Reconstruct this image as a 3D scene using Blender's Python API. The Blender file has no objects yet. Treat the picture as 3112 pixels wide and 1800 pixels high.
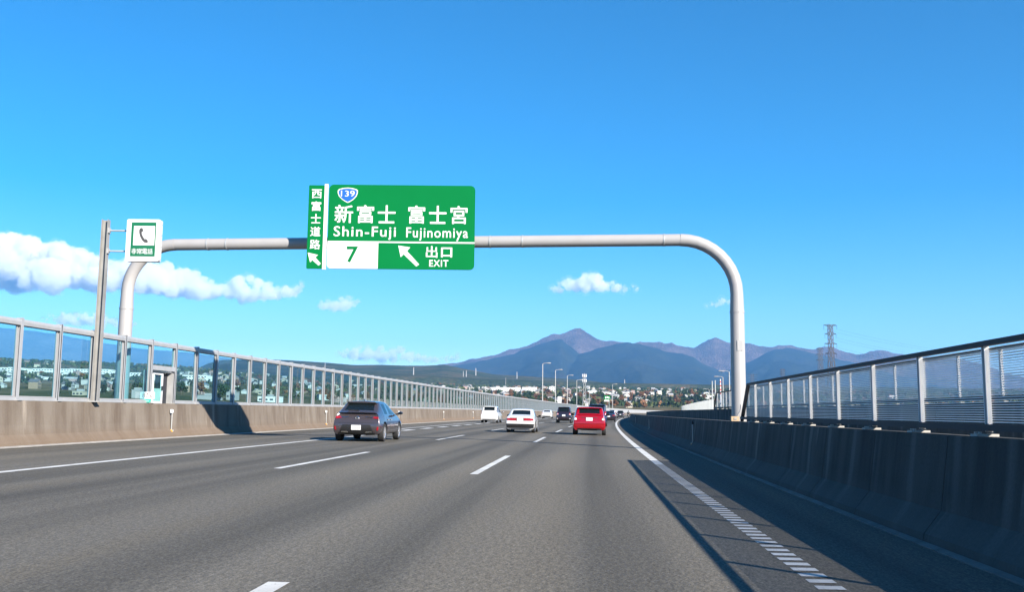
import bpy, bmesh, math, random
from mathutils import Vector, Matrix, noise, Euler
from mathutils.bvhtree import BVHTree
R = random.Random(11)
S = bpy.context.scene
COL = S.collection
PI = math.pi
# ------------------------------------------------------------------ camera
PITCH, ROLL, FPX, EYE = 0.12761211, 0.00993392, 3033.44, 1.2127
cp_, sp_, cr_, sr_ = math.cos(PITCH), math.sin(PITCH), math.cos(ROLL), math.sin(ROLL)
fwd = Vector((0, cp_, sp_)); r0 = Vector((1, 0, 0)); u0 = Vector((0, -sp_, cp_))
right = cr_*r0 + sr_*u0; up = -sr_*r0 + cr_*u0
cd = bpy.data.cameras.new('camera'); cam = bpy.data.objects.new('camera', cd); COL.objects.link(cam)
M = Matrix((right, up, -fwd)).transposed().to_4x4(); M.translation = Vector((0, 0, EYE))
cam.matrix_world = M
cd.sensor_width = 36; cd.lens = FPX/3112*36; cd.clip_start = 0.1; cd.clip_end = 80000
S.camera = cam
# ------------------------------------------------------------------ sky, sun, exposure
SUN_EL = math.radians(26.5)
LH = Vector((-0.923, 1.071, 0)).normalized()
LIGHT = Vector((LH.x*math.cos(SUN_EL), LH.y*math.cos(SUN_EL), -math.sin(SUN_EL)))
w = bpy.data.worlds.new('World'); S.world = w; w.use_nodes = True
nt = w.node_tree; bg = nt.nodes['Background']
sky = nt.nodes.new('ShaderNodeTexSky'); sky.sky_type = 'NISHITA'; sky.sun_disc = False
sky.sun_elevation = SUN_EL; sky.sun_rotation = math.atan2(-LH.x, -LH.y)
sky.air_density = 1.0; sky.dust_density = 0.0; sky.ozone_density = 4.0; sky.altitude = 50
tint = nt.nodes.new('ShaderNodeMix'); tint.data_type = 'RGBA'; tint.blend_type = 'MULTIPLY'
tint.inputs[0].default_value = 1.0; tint.inputs[7].default_value = (0.80, 0.72, 0.65, 1)
gam = nt.nodes.new('ShaderNodeGamma'); gam.inputs[1].default_value = 1.22
hsv = nt.nodes.new('ShaderNodeHueSaturation'); hsv.inputs['Saturation'].default_value = 1.36
nt.links.new(sky.outputs[0], gam.inputs[0]); nt.links.new(gam.outputs[0], hsv.inputs['Color']); nt.links.new(hsv.outputs[0], tint.inputs[6]); nt.links.new(tint.outputs[2], bg.inputs[0])
bg.inputs[1].default_value = 0.06
sl = bpy.data.lights.new('sun', 'SUN'); sl.energy = 5.0; sl.angle = math.radians(0.5); sl.color = (1.0, 0.925, 0.82)
so = bpy.data.objects.new('sun', sl); COL.objects.link(so); so.rotation_euler = LIGHT.to_track_quat('-Z', 'Y').to_euler(); so.location = (60, -60, 80)
S.view_settings.view_transform = 'Standard'; S.view_settings.look = 'None'; S.view_settings.gamma = 1
S.view_settings.use_curve_mapping = False; S.view_settings.exposure = 1.60
S.render.engine = 'CYCLES'
S.cycles.use_denoising = True; S.cycles.max_bounces = 10; S.cycles.volume_bounces = 5
S.cycles.transparent_max_bounces = 24; S.cycles.caustics_reflective = False; S.cycles.caustics_refractive = False
S.cycles.sample_clamp_indirect = 6

# ------------------------------------------------------------------ road frame
PSI, KAP, KAP1, G0, KV, BETA = 0.06978648, 0.00038446, -1.05e-6, 0.01250873, -3.22e-6, 0.01115799
SM = 320.0
def _off(s): return PSI*s + .5*KAP*s*s + KAP1*s**3/6
def _hd(s): return PSI + KAP*s + .5*KAP1*s*s
def off(s):
    if s <= SM: return _off(s)
    d = s-SM; return _off(SM) + _hd(SM)*d + .5*2.6e-4*d*d
def hd(s): return _hd(s) if s <= SM else _hd(SM) + 2.6e-4*(s-SM)
def rz(s):
    if s <= SM: return G0*s + .5*KV*s*s
    return G0*SM + .5*KV*SM*SM + (G0+KV*SM)*(s-SM)
def gr(s): return G0 + KV*min(s, SM)
def W(t, s, z=0.0): return Vector((t + off(s), s, rz(s) - BETA*t + z))
def ray(px, py):
    x, y = px-1556, py-900
    a, b = cr_*x + sr_*y, -sr_*x + cr_*y
    return fwd + r0*(a/FPX) - u0*(b/FPX)
def at(px, py, Y):                      # the point at depth Y seen at photo pixel (px, py)
    r = ray(px, py); return Vector((0, 0, EYE)) + r*(Y/r.y)
XR, XD2, XD1, XL = 1.767, -2.087, -5.940, -9.794
GL, GR_, TL, TR = -14.715, 3.324, -15.012, 3.624

# ------------------------------------------------------------------ helpers
def wm(o):
    m = o.matrix_basis.copy()
    while o.parent: o = o.parent; m = o.matrix_basis @ m
    return m
def link(o, parent=None):
    COL.objects.link(o)
    if parent: o.parent = parent
    return o
def tag(o, label=None, cat=None, group=None, kind=None):
    if label: o['label'] = label
    if cat: o['category'] = cat
    if group: o['group'] = group
    if kind: o['kind'] = kind
    return o
def thing(name, label, cat, loc=(0, 0, 0), rot=(0, 0, 0), group=None):
    o = bpy.data.objects.new(name, None); o.empty_display_size = 0.2
    o.location = loc; o.rotation_euler = rot; link(o)
    return tag(o, label, cat, group)
class MB:
    def __init__(s): s.v = []; s.f = []; s.uv = []; s.m = []
    def add(s, vs, fs, uvs=None, m=0):
        n = len(s.v); s.v += [tuple(q) for q in vs]
        for i, f in enumerate(fs):
            s.f.append(tuple(a+n for a in f)); s.uv.append(uvs[i] if uvs else None); s.m.append(m)
    def box(s, c, d, rot=None, m=0):
        hx, hy, hz = d[0]/2, d[1]/2, d[2]/2
        vs = [Vector((x, y, z)) for x in (-hx, hx) for y in (-hy, hy) for z in (-hz, hz)]
        if rot is not None: vs = [rot @ q for q in vs]
        c = Vector(c)
        s.add([q+c for q in vs], [(0, 1, 3, 2), (4, 6, 7, 5), (0, 4, 5, 1), (2, 3, 7, 6), (0, 2, 6, 4), (1, 5, 7, 3)], m=m)
        return s
    def bar(s, a, b, wd, m=0):
        a, b = Vector(a), Vector(b); d = b-a; q = d.to_track_quat('Z', 'Y').to_matrix()
        return s.box((a+b)/2, (wd, wd, d.length), q, m)
    def tube(s, pts, rad, n=16, cap=True, m=0):
        pts = [Vector(p) for p in pts]; rings = []
        if not isinstance(rad, (list, tuple)): rad = [rad]*len(pts)
        ref = None; vs = []
        for i, p in enumerate(pts):
            d = (pts[min(i+1, len(pts)-1)] - pts[max(i-1, 0)]).normalized()
            if ref is None: ref = d.orthogonal().normalized()
            ref = (ref - d*ref.dot(d)).normalized(); b = d.cross(ref)
            vs += [p + (ref*math.cos(2*PI*k/n) + b*math.sin(2*PI*k/n))*rad[i] for k in range(n)]
        fs = [(i*n+k, i*n+(k+1) % n, (i+1)*n+(k+1) % n, (i+1)*n+k) for i in range(len(pts)-1) for k in range(n)]
        if cap: fs += [tuple(range(n-1, -1, -1)), tuple((len(pts)-1)*n+k for k in range(n))]
        s.add(vs, fs, m=m); return s
    def lathe(s, prof, c=(0, 0, 0), axis='Z', n=24, m=0):
        c = Vector(c); vs = []
        for r, h in prof:
            for k in range(n):
                a = 2*PI*k/n; x, y = r*math.cos(a), r*math.sin(a)
                vs.append(c + (Vector((x, y, h)) if axis == 'Z' else Vector((h, x, y)) if axis == 'X' else Vector((x, h, y))))
        s.add(vs, [(i*n+k, i*n+(k+1) % n, (i+1)*n+(k+1) % n, (i+1)*n+k) for i in range(len(prof)-1) for k in range(n)], m=m)
        return s
    def prism(s, poly, y0, y1, m=0):          # polygon in x,z extruded along y
        n = len(poly)
        s.add([(x, y0, z) for x, z in poly] + [(x, y1, z) for x, z in poly],
              [tuple(range(n)), tuple(range(2*n-1, n-1, -1))] + [(i, i+n, (i+1) % n+n, (i+1) % n) for i in range(n)], m=m)
        return s
    def mesh(s, name, mats, smooth=False, angle=None):
        me = bpy.data.meshes.new(name); me.from_pydata(s.v, [], s.f)
        if not isinstance(mats, (list, tuple)): mats = [mats]
        for q in mats: me.materials.append(q)
        if len(mats) > 1: me.polygons.foreach_set('material_index', s.m)
        if any(u is not None for u in s.uv):
            l = me.uv_layers.new(name='UVMap'); i = 0
            for f, u in zip(s.f, s.uv):
                for k in range(len(f)):
                    if u: l.data[i].uv = u[k]
                    i += 1
        bm = bmesh.new(); bm.from_mesh(me); bmesh.ops.recalc_face_normals(bm, faces=bm.faces); bm.to_mesh(me); bm.free()
        if smooth:
            me.polygons.foreach_set('use_smooth', [True]*len(me.polygons))
            me.set_sharp_from_angle(angle=angle if angle else math.radians(40))
        me.update(); return me
    def build(s, name, mats, parent=None, smooth=False, world=False, angle=None):
        if parent is not None and world:
            inv = wm(parent).inverted(); s.v = [tuple(inv @ Vector(q)) for q in s.v]
        return link(bpy.data.objects.new(name, s.mesh(name, mats, smooth, angle)), parent)
def put(name, me, parent, loc=(0, 0, 0), rot=(0, 0, 0), scale=None):
    o = bpy.data.objects.new(name, me); o.location = loc; o.rotation_euler = rot
    if scale: o.scale = scale
    return link(o, parent)
def srange(s0, s1, near=1.0):
    out = [s0]; s = s0
    while s < s1-1e-6:
        s = min(s1, s + max(near, min(6.0, abs(s)*0.03))); out.append(s)
    return out
def sweep(mb, prof, s0, s1, near=1.0, closed=True, caps=True, toff=None):
    ss = srange(s0, s1, near); n = len(prof); vs = []
    for s in ss:
        d = toff(s) if toff else 0
        vs += [W(t+d, s, z) for t, z in prof]
    vv = [0]
    for i in range(n): a, b = prof[i], prof[(i+1) % n]; vv.append(vv[-1] + math.hypot(a[0]-b[0], a[1]-b[1]))
    fs, us = [], []
    for i in range(len(ss)-1):
        for k in range(n if closed else n-1):
            k2 = (k+1) % n
            fs.append((i*n+k, i*n+k2, (i+1)*n+k2, (i+1)*n+k))
            us.append([(ss[i], vv[k]), (ss[i], vv[k+1]), (ss[i+1], vv[k+1]), (ss[i+1], vv[k])])
    if closed and caps:
        fs += [tuple(range(n)), tuple((len(ss)-1)*n+k for k in range(n-1, -1, -1))]; us += [[(s0, 0)]*n, [(s1, 0)]*n]
    mb.add(vs, fs, us); return mb
# ------------------------------------------------------------------ materials
def nodes(name):
    m = bpy.data.materials.new(name); m.use_nodes = True
    t = m.node_tree; return m, t, t.nodes['Principled BSDF'], t.nodes['Material Output']
def N(t, typ, **kw):
    n = t.nodes.new(typ)
    for k, v in kw.items():
        if k == 'ins':
            for a, b in v.items(): n.inputs[a].default_value = b
        else: setattr(n, k, v)
    return n
def mix(t, fac, a, b, blend='MIX'):
    n = N(t, 'ShaderNodeMix', data_type='RGBA', blend_type=blend)
    for i, q in ((0, fac), (6, a), (7, b)):
        if hasattr(q, 'is_linked'): t.links.new(q, n.inputs[i])
        else: n.inputs[i].default_value = q if i == 0 else (*q, 1)[:4]
    return n.outputs[2]
def ramp(t, src, stops):
    n = N(t, 'ShaderNodeValToRGB'); e = n.color_ramp.elements
    while len(e) < len(stops): e.new(0.5)
    for i, (p, c) in enumerate(stops): e[i].position = p; e[i].color = (*c, 1) if len(c) == 3 else c
    t.links.new(src, n.inputs[0]); return n.outputs[0]
def noise_n(t, coord, scale, detail=4, rough=.55, mapscale=None):
    if mapscale:
        mp = N(t, 'ShaderNodeMapping'); mp.inputs['Scale'].default_value = mapscale; t.links.new(coord, mp.inputs[0]); coord = mp.outputs[0]
    n = N(t, 'ShaderNodeTexNoise', ins={'Scale': scale, 'Detail': detail, 'Roughness': rough}); t.links.new(coord, n.inputs['Vector'])
    return n.outputs[0]
def bump(t, b, h, strength, dist):
    n = N(t, 'ShaderNodeBump', ins={'Strength': strength, 'Distance': dist}); t.links.new(h, n.inputs['Height']); t.links.new(n.outputs[0], b.inputs['Normal'])
def K(v): return (v, v, v)
def pm(name, c, rough=.5, metal=0, var=.12, scale=2.0, bp=0, coat=0, spec=.5):
    m, t, b, o = nodes(name)
    b.inputs['Roughness'].default_value = rough; b.inputs['Metallic'].default_value = metal; b.inputs['Specular IOR Level'].default_value = spec
    if coat: b.inputs['Coat Weight'].default_value = coat; b.inputs['Coat Roughness'].default_value = .03
    tc = N(t, 'ShaderNodeTexCoord')
    n = noise_n(t, tc.outputs['Object'], scale)
    t.links.new(ramp(t, n, [(.3, tuple(x*(1-var) for x in c)), (.7, tuple(min(1, x*(1+var)) for x in c))]), b.inputs['Base Color'])
    if bp: bump(t, b, noise_n(t, tc.outputs['Object'], scale*6), bp, .02)
    return m
def asphalt():
    m, t, b, o = nodes('asphalt'); b.inputs['Roughness'].default_value = .85; b.inputs['Specular IOR Level'].default_value = .25
    uv = N(t, 'ShaderNodeTexCoord').outputs['UV']
    grain = noise_n(t, uv, 46, 3, .7)
    grain2 = noise_n(t, uv, 21, 2, .6, (.45, 1, 1))
    band = noise_n(t, uv, 1.0, 3, .5, (.012, .85, 1))
    patch = noise_n(t, uv, .5, 4, .5, (.12, .5, 1))
    c = ramp(t, grain, [(.28, K(.036)), (.5, (.113, .104, .088)), (.76, (.20, .185, .157))])
    c = mix(t, 1.0, c, ramp(t, grain2, [(.36, K(.80)), (.64, K(1.16))]), 'MULTIPLY')
    c = mix(t, 1.0, c, ramp(t, band, [(.38, K(.72)), (.5, K(1.0)), (.62, (1.08, 1.05, 1.0))]), 'MULTIPLY')
    c = mix(t, 1.0, c, ramp(t, patch, [(.3, K(.88)), (.7, K(1.1))]), 'MULTIPLY')
    sx = N(t, 'ShaderNodeSeparateXYZ'); t.links.new(uv, sx.inputs[0])
    wob = N(t, 'ShaderNodeMath', operation='MULTIPLY_ADD', ins={1: .5}); t.links.new(band, wob.inputs[0]); t.links.new(sx.outputs[1], wob.inputs[2])
    ph = N(t, 'ShaderNodeMath', operation='MULTIPLY_ADD', ins={1: 2*PI/1.9268, 2: -2*PI*(.0+1.767-.25)/1.9268}); t.links.new(wob.outputs[0], ph.inputs[0])
    cs = N(t, 'ShaderNodeMath', operation='COSINE'); t.links.new(ph.outputs[0], cs.inputs[0])
    tr = N(t, 'ShaderNodeMath', operation='MULTIPLY_ADD', ins={1: .5, 2: .5}); t.links.new(cs.outputs[0], tr.inputs[0])
    c = mix(t, 1.0, c, ramp(t, tr.outputs[0], [(.1, K(.88)), (.9, K(1.05))]), 'MULTIPLY')
    # the tiny pale stones
    v = N(t, 'ShaderNodeTexVoronoi', ins={'Scale': 2.2, 'Randomness': 1.0}); t.links.new(uv, v.inputs['Vector'])
    c = mix(t, ramp(t, v.outputs['Distance'], [(.0, K(1)), (.022, K(.0))]), c, (.5, .48, .44))
    t.links.new(c, b.inputs['Base Color']); bump(t, b, grain, .55, .012); return m
def concrete(name, c0, c1, streak, dirt, pale=.55, joint=0):
    m, t, b, o = nodes(name); b.inputs['Roughness'].default_value = .9; b.inputs['Specular IOR Level'].default_value = .2
    uv = N(t, 'ShaderNodeTexCoord').outputs['UV']
    st = noise_n(t, uv, 1, 5, .62, (1.7, .28, 1)); big = noise_n(t, uv, 1, 3, .5, (.22, .5, 1)); fine = noise_n(t, uv, 30, 3)
    c = mix(t, ramp(t, big, [(.3, K(0)), (.7, K(1))]), c0, c1)
    c = mix(t, ramp(t, st, [(.34, K(.9)), (.58, K(0))]), c, streak)
    pl = noise_n(t, uv, 1, 3, .6, (2.3, .25, 1))
    c = mix(t, ramp(t, pl, [(.62, K(0)), (.70, K(pale))]), c, tuple(min(.75, q*1.7) for q in c1))
    sep = N(t, 'ShaderNodeSeparateXYZ'); t.links.new(uv, sep.inputs[0])
    if joint:                                   # pale lime wash run down beside the joints
        wv = noise_n(t, uv, 1, 3, .5, (.9, .5, 1))
        q = N(t, 'ShaderNodeMath', operation='MULTIPLY_ADD', ins={1: .6}); t.links.new(wv, q.inputs[0]); t.links.new(sep.outputs[0], q.inputs[2])
        f = N(t, 'ShaderNodeMath', operation='PINGPONG', ins={1: joint/2}); t.links.new(q.outputs[0], f.inputs[0])
        am = noise_n(t, uv, 1, 2, .5, (.55, .12, 1)); ml = N(t, 'ShaderNodeMath', operation='MULTIPLY')
        t.links.new(ramp(t, f.outputs[0], [(.05, K(.9)), (.13, K(0))]), ml.inputs[0]); t.links.new(ramp(t, am, [(.42, K(0)), (.62, K(.8))]), ml.inputs[1])
        c = mix(t, ml.outputs[0], c, tuple(q_*2.2 for q_ in c1))
    low = N(t, 'ShaderNodeMath', operation='MULTIPLY_ADD', ins={1: .35, 2: -.05}); t.links.new(big, low.inputs[0])
    ad = N(t, 'ShaderNodeMath', operation='SUBTRACT'); t.links.new(sep.outputs[1], ad.inputs[0]); t.links.new(low.outputs[0], ad.inputs[1])
    c = mix(t, ramp(t, ad.outputs[0], [(.1, K(.7)), (.45, K(0))]), c, dirt)
    c = mix(t, 1.0, c, ramp(t, fine, [(.3, K(.88)), (.7, K(1.1))]), 'MULTIPLY')
    t.links.new(c, b.inputs['Base Color']); bump(t, b, fine, .25, .01); return m
def glass(name, tintc, gl=.9):
    m, t, b, o = nodes(name); t.nodes.remove(b)
    tr = N(t, 'ShaderNodeBsdfTransparent'); tr.inputs[0].default_value = (*tintc, 1)
    g = N(t, 'ShaderNodeBsdfGlossy', ins={'Roughness': .02}); g.inputs[0].default_value = (gl, gl, gl, 1)
    f = N(t, 'ShaderNodeFresnel', ins={'IOR': 1.42}); mx = N(t, 'ShaderNodeMixShader')
    ge = N(t, 'ShaderNodeNewGeometry'); sb = N(t, 'ShaderNodeMath', operation='SUBTRACT', ins={0: 1.0}); t.links.new(ge.outputs['Backfacing'], sb.inputs[1])
    ml = N(t, 'ShaderNodeMath', operation='MULTIPLY'); t.links.new(f.outputs[0], ml.inputs[0]); t.links.new(sb.outputs[0], ml.inputs[1])
    t.links.new(ml.outputs[0], mx.inputs[0]); t.links.new(tr.outputs[0], mx.inputs[1]); t.links.new(g.outputs[0], mx.inputs[2]); t.links.new(mx.outputs[0], o.inputs[0])
    return m
def translucent(name, c):
    m, t, b, o = nodes(name)
    tl = N(t, 'ShaderNodeBsdfTranslucent'); tl.inputs[0].default_value = (*c, 1); b.inputs['Base Color'].default_value = (*c, 1)
    mx = N(t, 'ShaderNodeMixShader', ins={0: .7}); t.links.new(b.outputs[0], mx.inputs[1]); t.links.new(tl.outputs[0], mx.inputs[2]); t.links.new(mx.outputs[0], o.inputs[0])
    return m
def terrain_mat(name, stops, scale, bp=.0, dist=20):
    m, t, b, o = nodes(name); b.inputs['Roughness'].default_value = 1; b.inputs['Specular IOR Level'].default_value = 0
    p = N(t, 'ShaderNodeNewGeometry').outputs['Position']
    n = noise_n(t, p, scale, 8, .6); n2 = noise_n(t, p, scale*14, 4, .6)
    c = ramp(t, n, stops); c = mix(t, 1.0, c, ramp(t, n2, [(.3, K(.6)), (.7, K(1.35))]), 'MULTIPLY')
    t.links.new(c, b.inputs['Base Color'])
    if bp: bump(t, b, n2, bp, dist)
    return m
def worn_paint():
    m, t, b, o = nodes('road_paint'); b.inputs['Roughness'].default_value = .75; uv = N(t, 'ShaderNodeTexCoord').outputs['UV']
    f = noise_n(t, uv, 26, 4, .7); g = noise_n(t, uv, 1.6, 4, .6)
    c = ramp(t, g, [(.3, (.40, .395, .38)), (.6, (.56, .56, .545))])
    c = mix(t, ramp(t, f, [(.30, K(.85)), (.42, K(0))]), c, (.14, .135, .125)); t.links.new(c, b.inputs['Base Color']); bump(t, b, f, .3, .004); return m
MAT = dict(
    asphalt=asphalt(),
    conL=concrete('stained_concrete', (.15, .123, .10), (.195, .167, .139), (.105, .08, .062), (.145, .105, .075)),
    conR=concrete('weathered_shade_concrete', (.055, .056, .055), (.085, .085, .081), (.03, .031, .032), (.085, .083, .078), .9, 1.25),  # weathered, with the barrier's shade deepened in its base colour
    conP=pm('pale_concrete', (.36, .34, .31), .9, bp=.3, scale=4),
    conB=pm('buff_concrete', (.40, .29, .18), .9, bp=.3, scale=8),
    gut=pm('gutter_concrete', (.30, .285, .265), .9, var=.25, scale=5),
    paint=worn_paint(),
    alu=pm('aluminium', (.36, .362, .37), .45, .25, var=.08, scale=3),
    galv=pm('galvanised_steel', (.38, .38, .375), .5, .3, var=.12, scale=4),
    rust=pm('stained_steel', (.26, .255, .243), .6, .2, var=.18, scale=2),
    pipe=pm('pale_grey_paint', (.31, .30, .298), .45, var=.04, scale=1.5),
    rail=pm('dark_steel', (.018, .020, .026), .7, .0, var=.1),
    slat=pm('slat_steel', (.82, .83, .82), .5, .0, var=.08),
    pane=glass('clear_panel', (.72, .905, .94)),
    frost=translucent('milky_panel', (.85, .85, .82)),
    green=pm('sign_green', (.0004, .135, .034), .75, spec=.06, var=.04, scale=.6),
    green2=pm('box_sign_green', (.004, .12, .05), .4, var=.03),
    white=pm('sign_white', (.62, .62, .62), .5, var=.02), blue=pm('route_blue', (.005, .09, .42), .45, var=.03),
    ink=pm('sign_ink', (.05, .05, .05), .6), fade=pm('faded_ink', (.16, .12, .11), .7),
    pyl=pm('pylon_steel', (.085, .078, .078), .8), fpost=pm('pale_steel', (.54, .54, .535), .55), backs=pm('sign_backing', (.45, .46, .46), .5, .5), orange=pm('amber_reflector', (.85, .36, .02), .25, var=.1),
    tyre=pm('tyre_rubber', (.018, .018, .019), .8), rim=pm('alloy', (.62, .62, .64), .25, .8, var=.04), black=pm('black_plastic', (.012, .012, .013), .5),
    cglass=pm('tinted_glass', (.006, .009, .010), .04, var=.02, spec=.4), tail=pm('red_lens', (.26, .008, .015), .12, var=.1), amber=pm('amber_lens', (.6, .2, .03), .15),
    clear=pm('clear_lens', (.7, .7, .72), .1), chrome=pm('chrome', (.8, .8, .8), .1, 1, var=.02), plate=pm('plate_white', (.6, .6, .6), .5, var=.02),
    bark=pm('bark', (.10, .07, .05), .9, var=.3),
)
def carpaint(name, c, metal=.0, rough=.3): return pm(name, c, rough, metal, var=.02, coat=1.0)
def text(name, body, size, mat, parent, loc, rot=(PI/2, 0, 0), bold=.0, sx=1.0, align='CENTER', depth=.003):
    c = bpy.data.curves.new(name, 'FONT'); c.body = body; c.size = size; c.space_character = 1.14 if len(body) > 3 and body.isascii() else 1.0; c.offset = bold; c.align_x = align; c.align_y = 'CENTER'; c.extrude = depth; c.resolution_u = 3
    o = bpy.data.objects.new(name, c); COL.objects.link(o)
    bpy.context.view_layer.update()
    me = bpy.data.meshes.new_from_object(o.evaluated_get(bpy.context.evaluated_depsgraph_get())); COL.objects.unlink(o); bpy.data.objects.remove(o)
    me.name = name
    if me.vertices:
        xs = [v.co.x for v in me.vertices]; ys = [v.co.y for v in me.vertices]
        cx, cy = (min(xs)+max(xs))/2, (min(ys)+max(ys))/2
        for v in me.vertices: v.co.x = (v.co.x-cx)*sx; v.co.y -= cy
    me.materials.clear(); me.materials.append(mat)
    return put(name, me, parent, loc, rot)

# ================================================================== SETTING: ground, hills, mountains
def interp(pts, x):
    if x <= pts[0][0]: return pts[0][1] + (pts[1][1]-pts[0][1])/(pts[1][0]-pts[0][0])*(x-pts[0][0])*.6
    for a, b in zip(pts, pts[1:]):
        if x <= b[0]: u = (x-a[0])/(b[0]-a[0]); return a[1] + (b[1]-a[1])*u
    return pts[-1][1]
def e_of(u, py): return (1289.2 + (u-1556)*.00993 - py)/3083.0       # photo row -> tangent of elevation
def u_of(a): return 1556 + 3058.0*a
GK = [(0, .062), (500, .060), (900, .050), (1400, .0445), (2200, .042), (3200, .040)]
def ground_z(x, y):
    d = math.hypot(x, y)
    if d < 250: return -9.0
    if y <= 0: k = .012
    else:
        a = x/y; k = interp(GK, max(-1500, min(4500, u_of(a))))
        if abs(a) > .9: k = .012
    k = max(.012, min(.07, k))
    return -9 + k*(min(d, 3500.)-250)*(.70 if d < 700 else min(.97, .70+.27*(d-700)/1400)) + min(1, (d-250)/600)*6*noise.noise(Vector((x/420, y/420, 3.1)))
mb = MB()
rings = [0, 40, 120, 200, 250, 300, 360, 430, 520, 630, 760, 900, 1060, 1250, 1480, 1750, 2050, 2400, 2800, 3200, 3600, 4400, 6000, 9000, 14000]
azs = []
a = -180.0
while a < 180: azs.append(math.radians(a)); a += 1.2 if -42 <= a < 42 else 6
na = len(azs); vs = []
for r in rings: vs += [(r*math.sin(q), r*math.cos(q), ground_z(r*math.sin(q), r*math.cos(q))) for q in azs]
mb.add(vs, [(i*na+k, i*na+(k+1) % na, (i+1)*na+(k+1) % na, (i+1)*na+k) for i in range(len(rings)-1) for k in range(na)])
ground = mb.build('ground', terrain_mat('farmland', [(.3, (.035, .05, .025)), (.48, (.07, .075, .04)), (.56, (.14, .115, .075)), (.68, (.09, .08, .065)), (.8, (.2, .19, .17))], .006), smooth=True)
tag(ground, 'low land of fields and town plots rising towards the hills', kind='structure')

def ridge_mesh(name, layers, mats, y0, y1, ny, a0, a1, na_, amp, kind_label, gul=1.0):
    mb = MB(); vs = []; win = []
    for j in range(ny):
        Y = y0 + (y1-y0)*j/(ny-1)
        for i in range(na_):
            a = a0 + (a1-a0)*i/(na_-1); u = u_of(a); X = a*Y; best = -1e9; bi = 0
            for li, (prof, D, ys, back, mi) in enumerate(layers):
                h = max(0.0, e_of(u, interp(prof, u))*D - 150)
                k = (Y-ys)/(D-ys) if Y <= D else max(0, 1-(Y-D)/back)
                if k <= 0: z = max(-12.0, -10 + 60*k)
                else:
                    k2 = k**1.15
                    q = Vector((X/(950*gul), Y/(1900*gul), li*7.3))
                    rg = noise.ridged_multi_fractal(q, 1.0, 2.1, 5, 1.0, 2.0) - 1.1
                    fine = noise.fractal(Vector((X/240, Y/240, li*3.3)), 1.0, 2.0, 4)
                    z = 150*min(1, k*3) + h*k2 + (amp*rg*(1-k2)*min(1, k*4)*.55 + (noise.ridged_multi_fractal(Vector((X/420, Y/1500, li*5.1+2)), 1.0, 2.1, 4, 1.0, 2.0)-1.1)*amp*(.24 if li == 0 else .14)*(1-k2*.8) + fine*amp*.06)*min(1, h/900)
                if z > best: best, bi = z, mi
            vs.append((X, Y, max(-12.0, best))); win.append(bi)
    for j in range(ny-1):
        for i in range(na_-1):
            n = j*na_+i
            mb.add([], []); mb.f.append((n, n+1, n+na_+1, n+na_)); mb.uv.append(None); mb.m.append(max(win[n], win[n+1], win[n+na_], win[n+na_+1]) if j % 2 else win[n])
    mb.v = vs
    o = mb.build(name, mats, smooth=True, angle=PI); tag(o, kind_label, kind='structure'); return o
SK = [(1250, 1120), (1334, 1107), (1400, 1098.6), (1444, 1087.7), (1487, 1079), (1544, 1059), (1605, 1042), (1662, 1018), (1723, 998), (1749, 990), (1767, 993.8), (1793, 1009), (1819, 1023.5), (1845, 1031), (1898, 1037.5), (1924, 1037.5), (1950, 1032), (1980, 1036), (2028, 1040.5), (2048, 1034), (2068, 1044), (2116, 1049.7), (2160, 1031), (2181, 1023), (2221, 1032), (2264, 1044), (2317, 1046), (2404, 1047.5), (2448, 1052.8), (2491, 1057), (2538, 1052.6), (2572, 1064.6), (2613, 1072.5), (2654, 1063), (2708, 1063.7), (2743, 1075), (2941, 1090), (3000, 1107), (3087, 1136), (3300, 1200), (3800, 1260)]
RA = [(1100, 1180), (1300, 1120), (1400, 1105), (1492, 1089), (1575, 1068), (1662, 1037.5), (1710, 1025.7), (1732, 1044), (1764, 1071), (1800, 1100), (1900, 1170), (2100, 1260)]
RB = [(1600, 1190), (1700, 1120), (1764, 1073), (1810, 1062), (1863, 1048.4), (1911, 1038.8), (1950, 1042), (1998, 1057), (2028, 1068), (2081, 1072.4), (2116, 1085.5), (2142, 1103), (2186, 1122.6), (2221, 1135.7), (2300, 1175), (2500, 1260)]
RC = [(2050, 1200), (2180, 1150), (2269, 1105), (2317, 1079), (2360, 1059), (2400, 1055.5), (2448, 1063.7), (2491, 1075), (2600, 1102), (2700, 1132), (2900, 1180), (3200, 1260)]
FU = [(-900, 880), (0, 994), (88, 1003.5), (175, 1016), (208, 1024), (284, 1036), (317, 1044.6), (354, 1047), (411, 1059), (500, 1064), (560, 1070), (606, 1074), (700, 1090), (900, 1130), (1200, 1200), (1500, 1280)]
rock = terrain_mat('bare_upland', [(.3, (.065, .042, .040)), (.5, (.135, .088, .080)), (.7, (.21, .145, .13))], .0030, 1.0, 110)
wood = terrain_mat('far_forest', [(.3, (.008, .011, .011)), (.55, (.016, .020, .017)), (.75, (.03, .027, .022))], .002, .5, 25)
ridge_mesh('mountains', [(SK, 12500, 9600, 2500, 0), (RA, 11200, 7200, 1500, 1), (RB, 10600, 7000, 1500, 1), (RC, 11400, 7400, 1500, 1)],
           [rock, wood], 6800, 15300, 118, -.62, .66, 640, 420, 'blue mountain range with a pointed bare summit beyond the town')
ridge_mesh('mountains', [(FU, 21000, 14500, 3000, 0)], [terrain_mat('pale_upland', [(.3, (.07, .08, .07)), (.7, (.15, .15, .14))], .0009, .3, 40)], 14000, 24500, 40, -.66, .1, 160, 160, 'pale blue lower flank of a great volcano seen through the glass noise wall')
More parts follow.
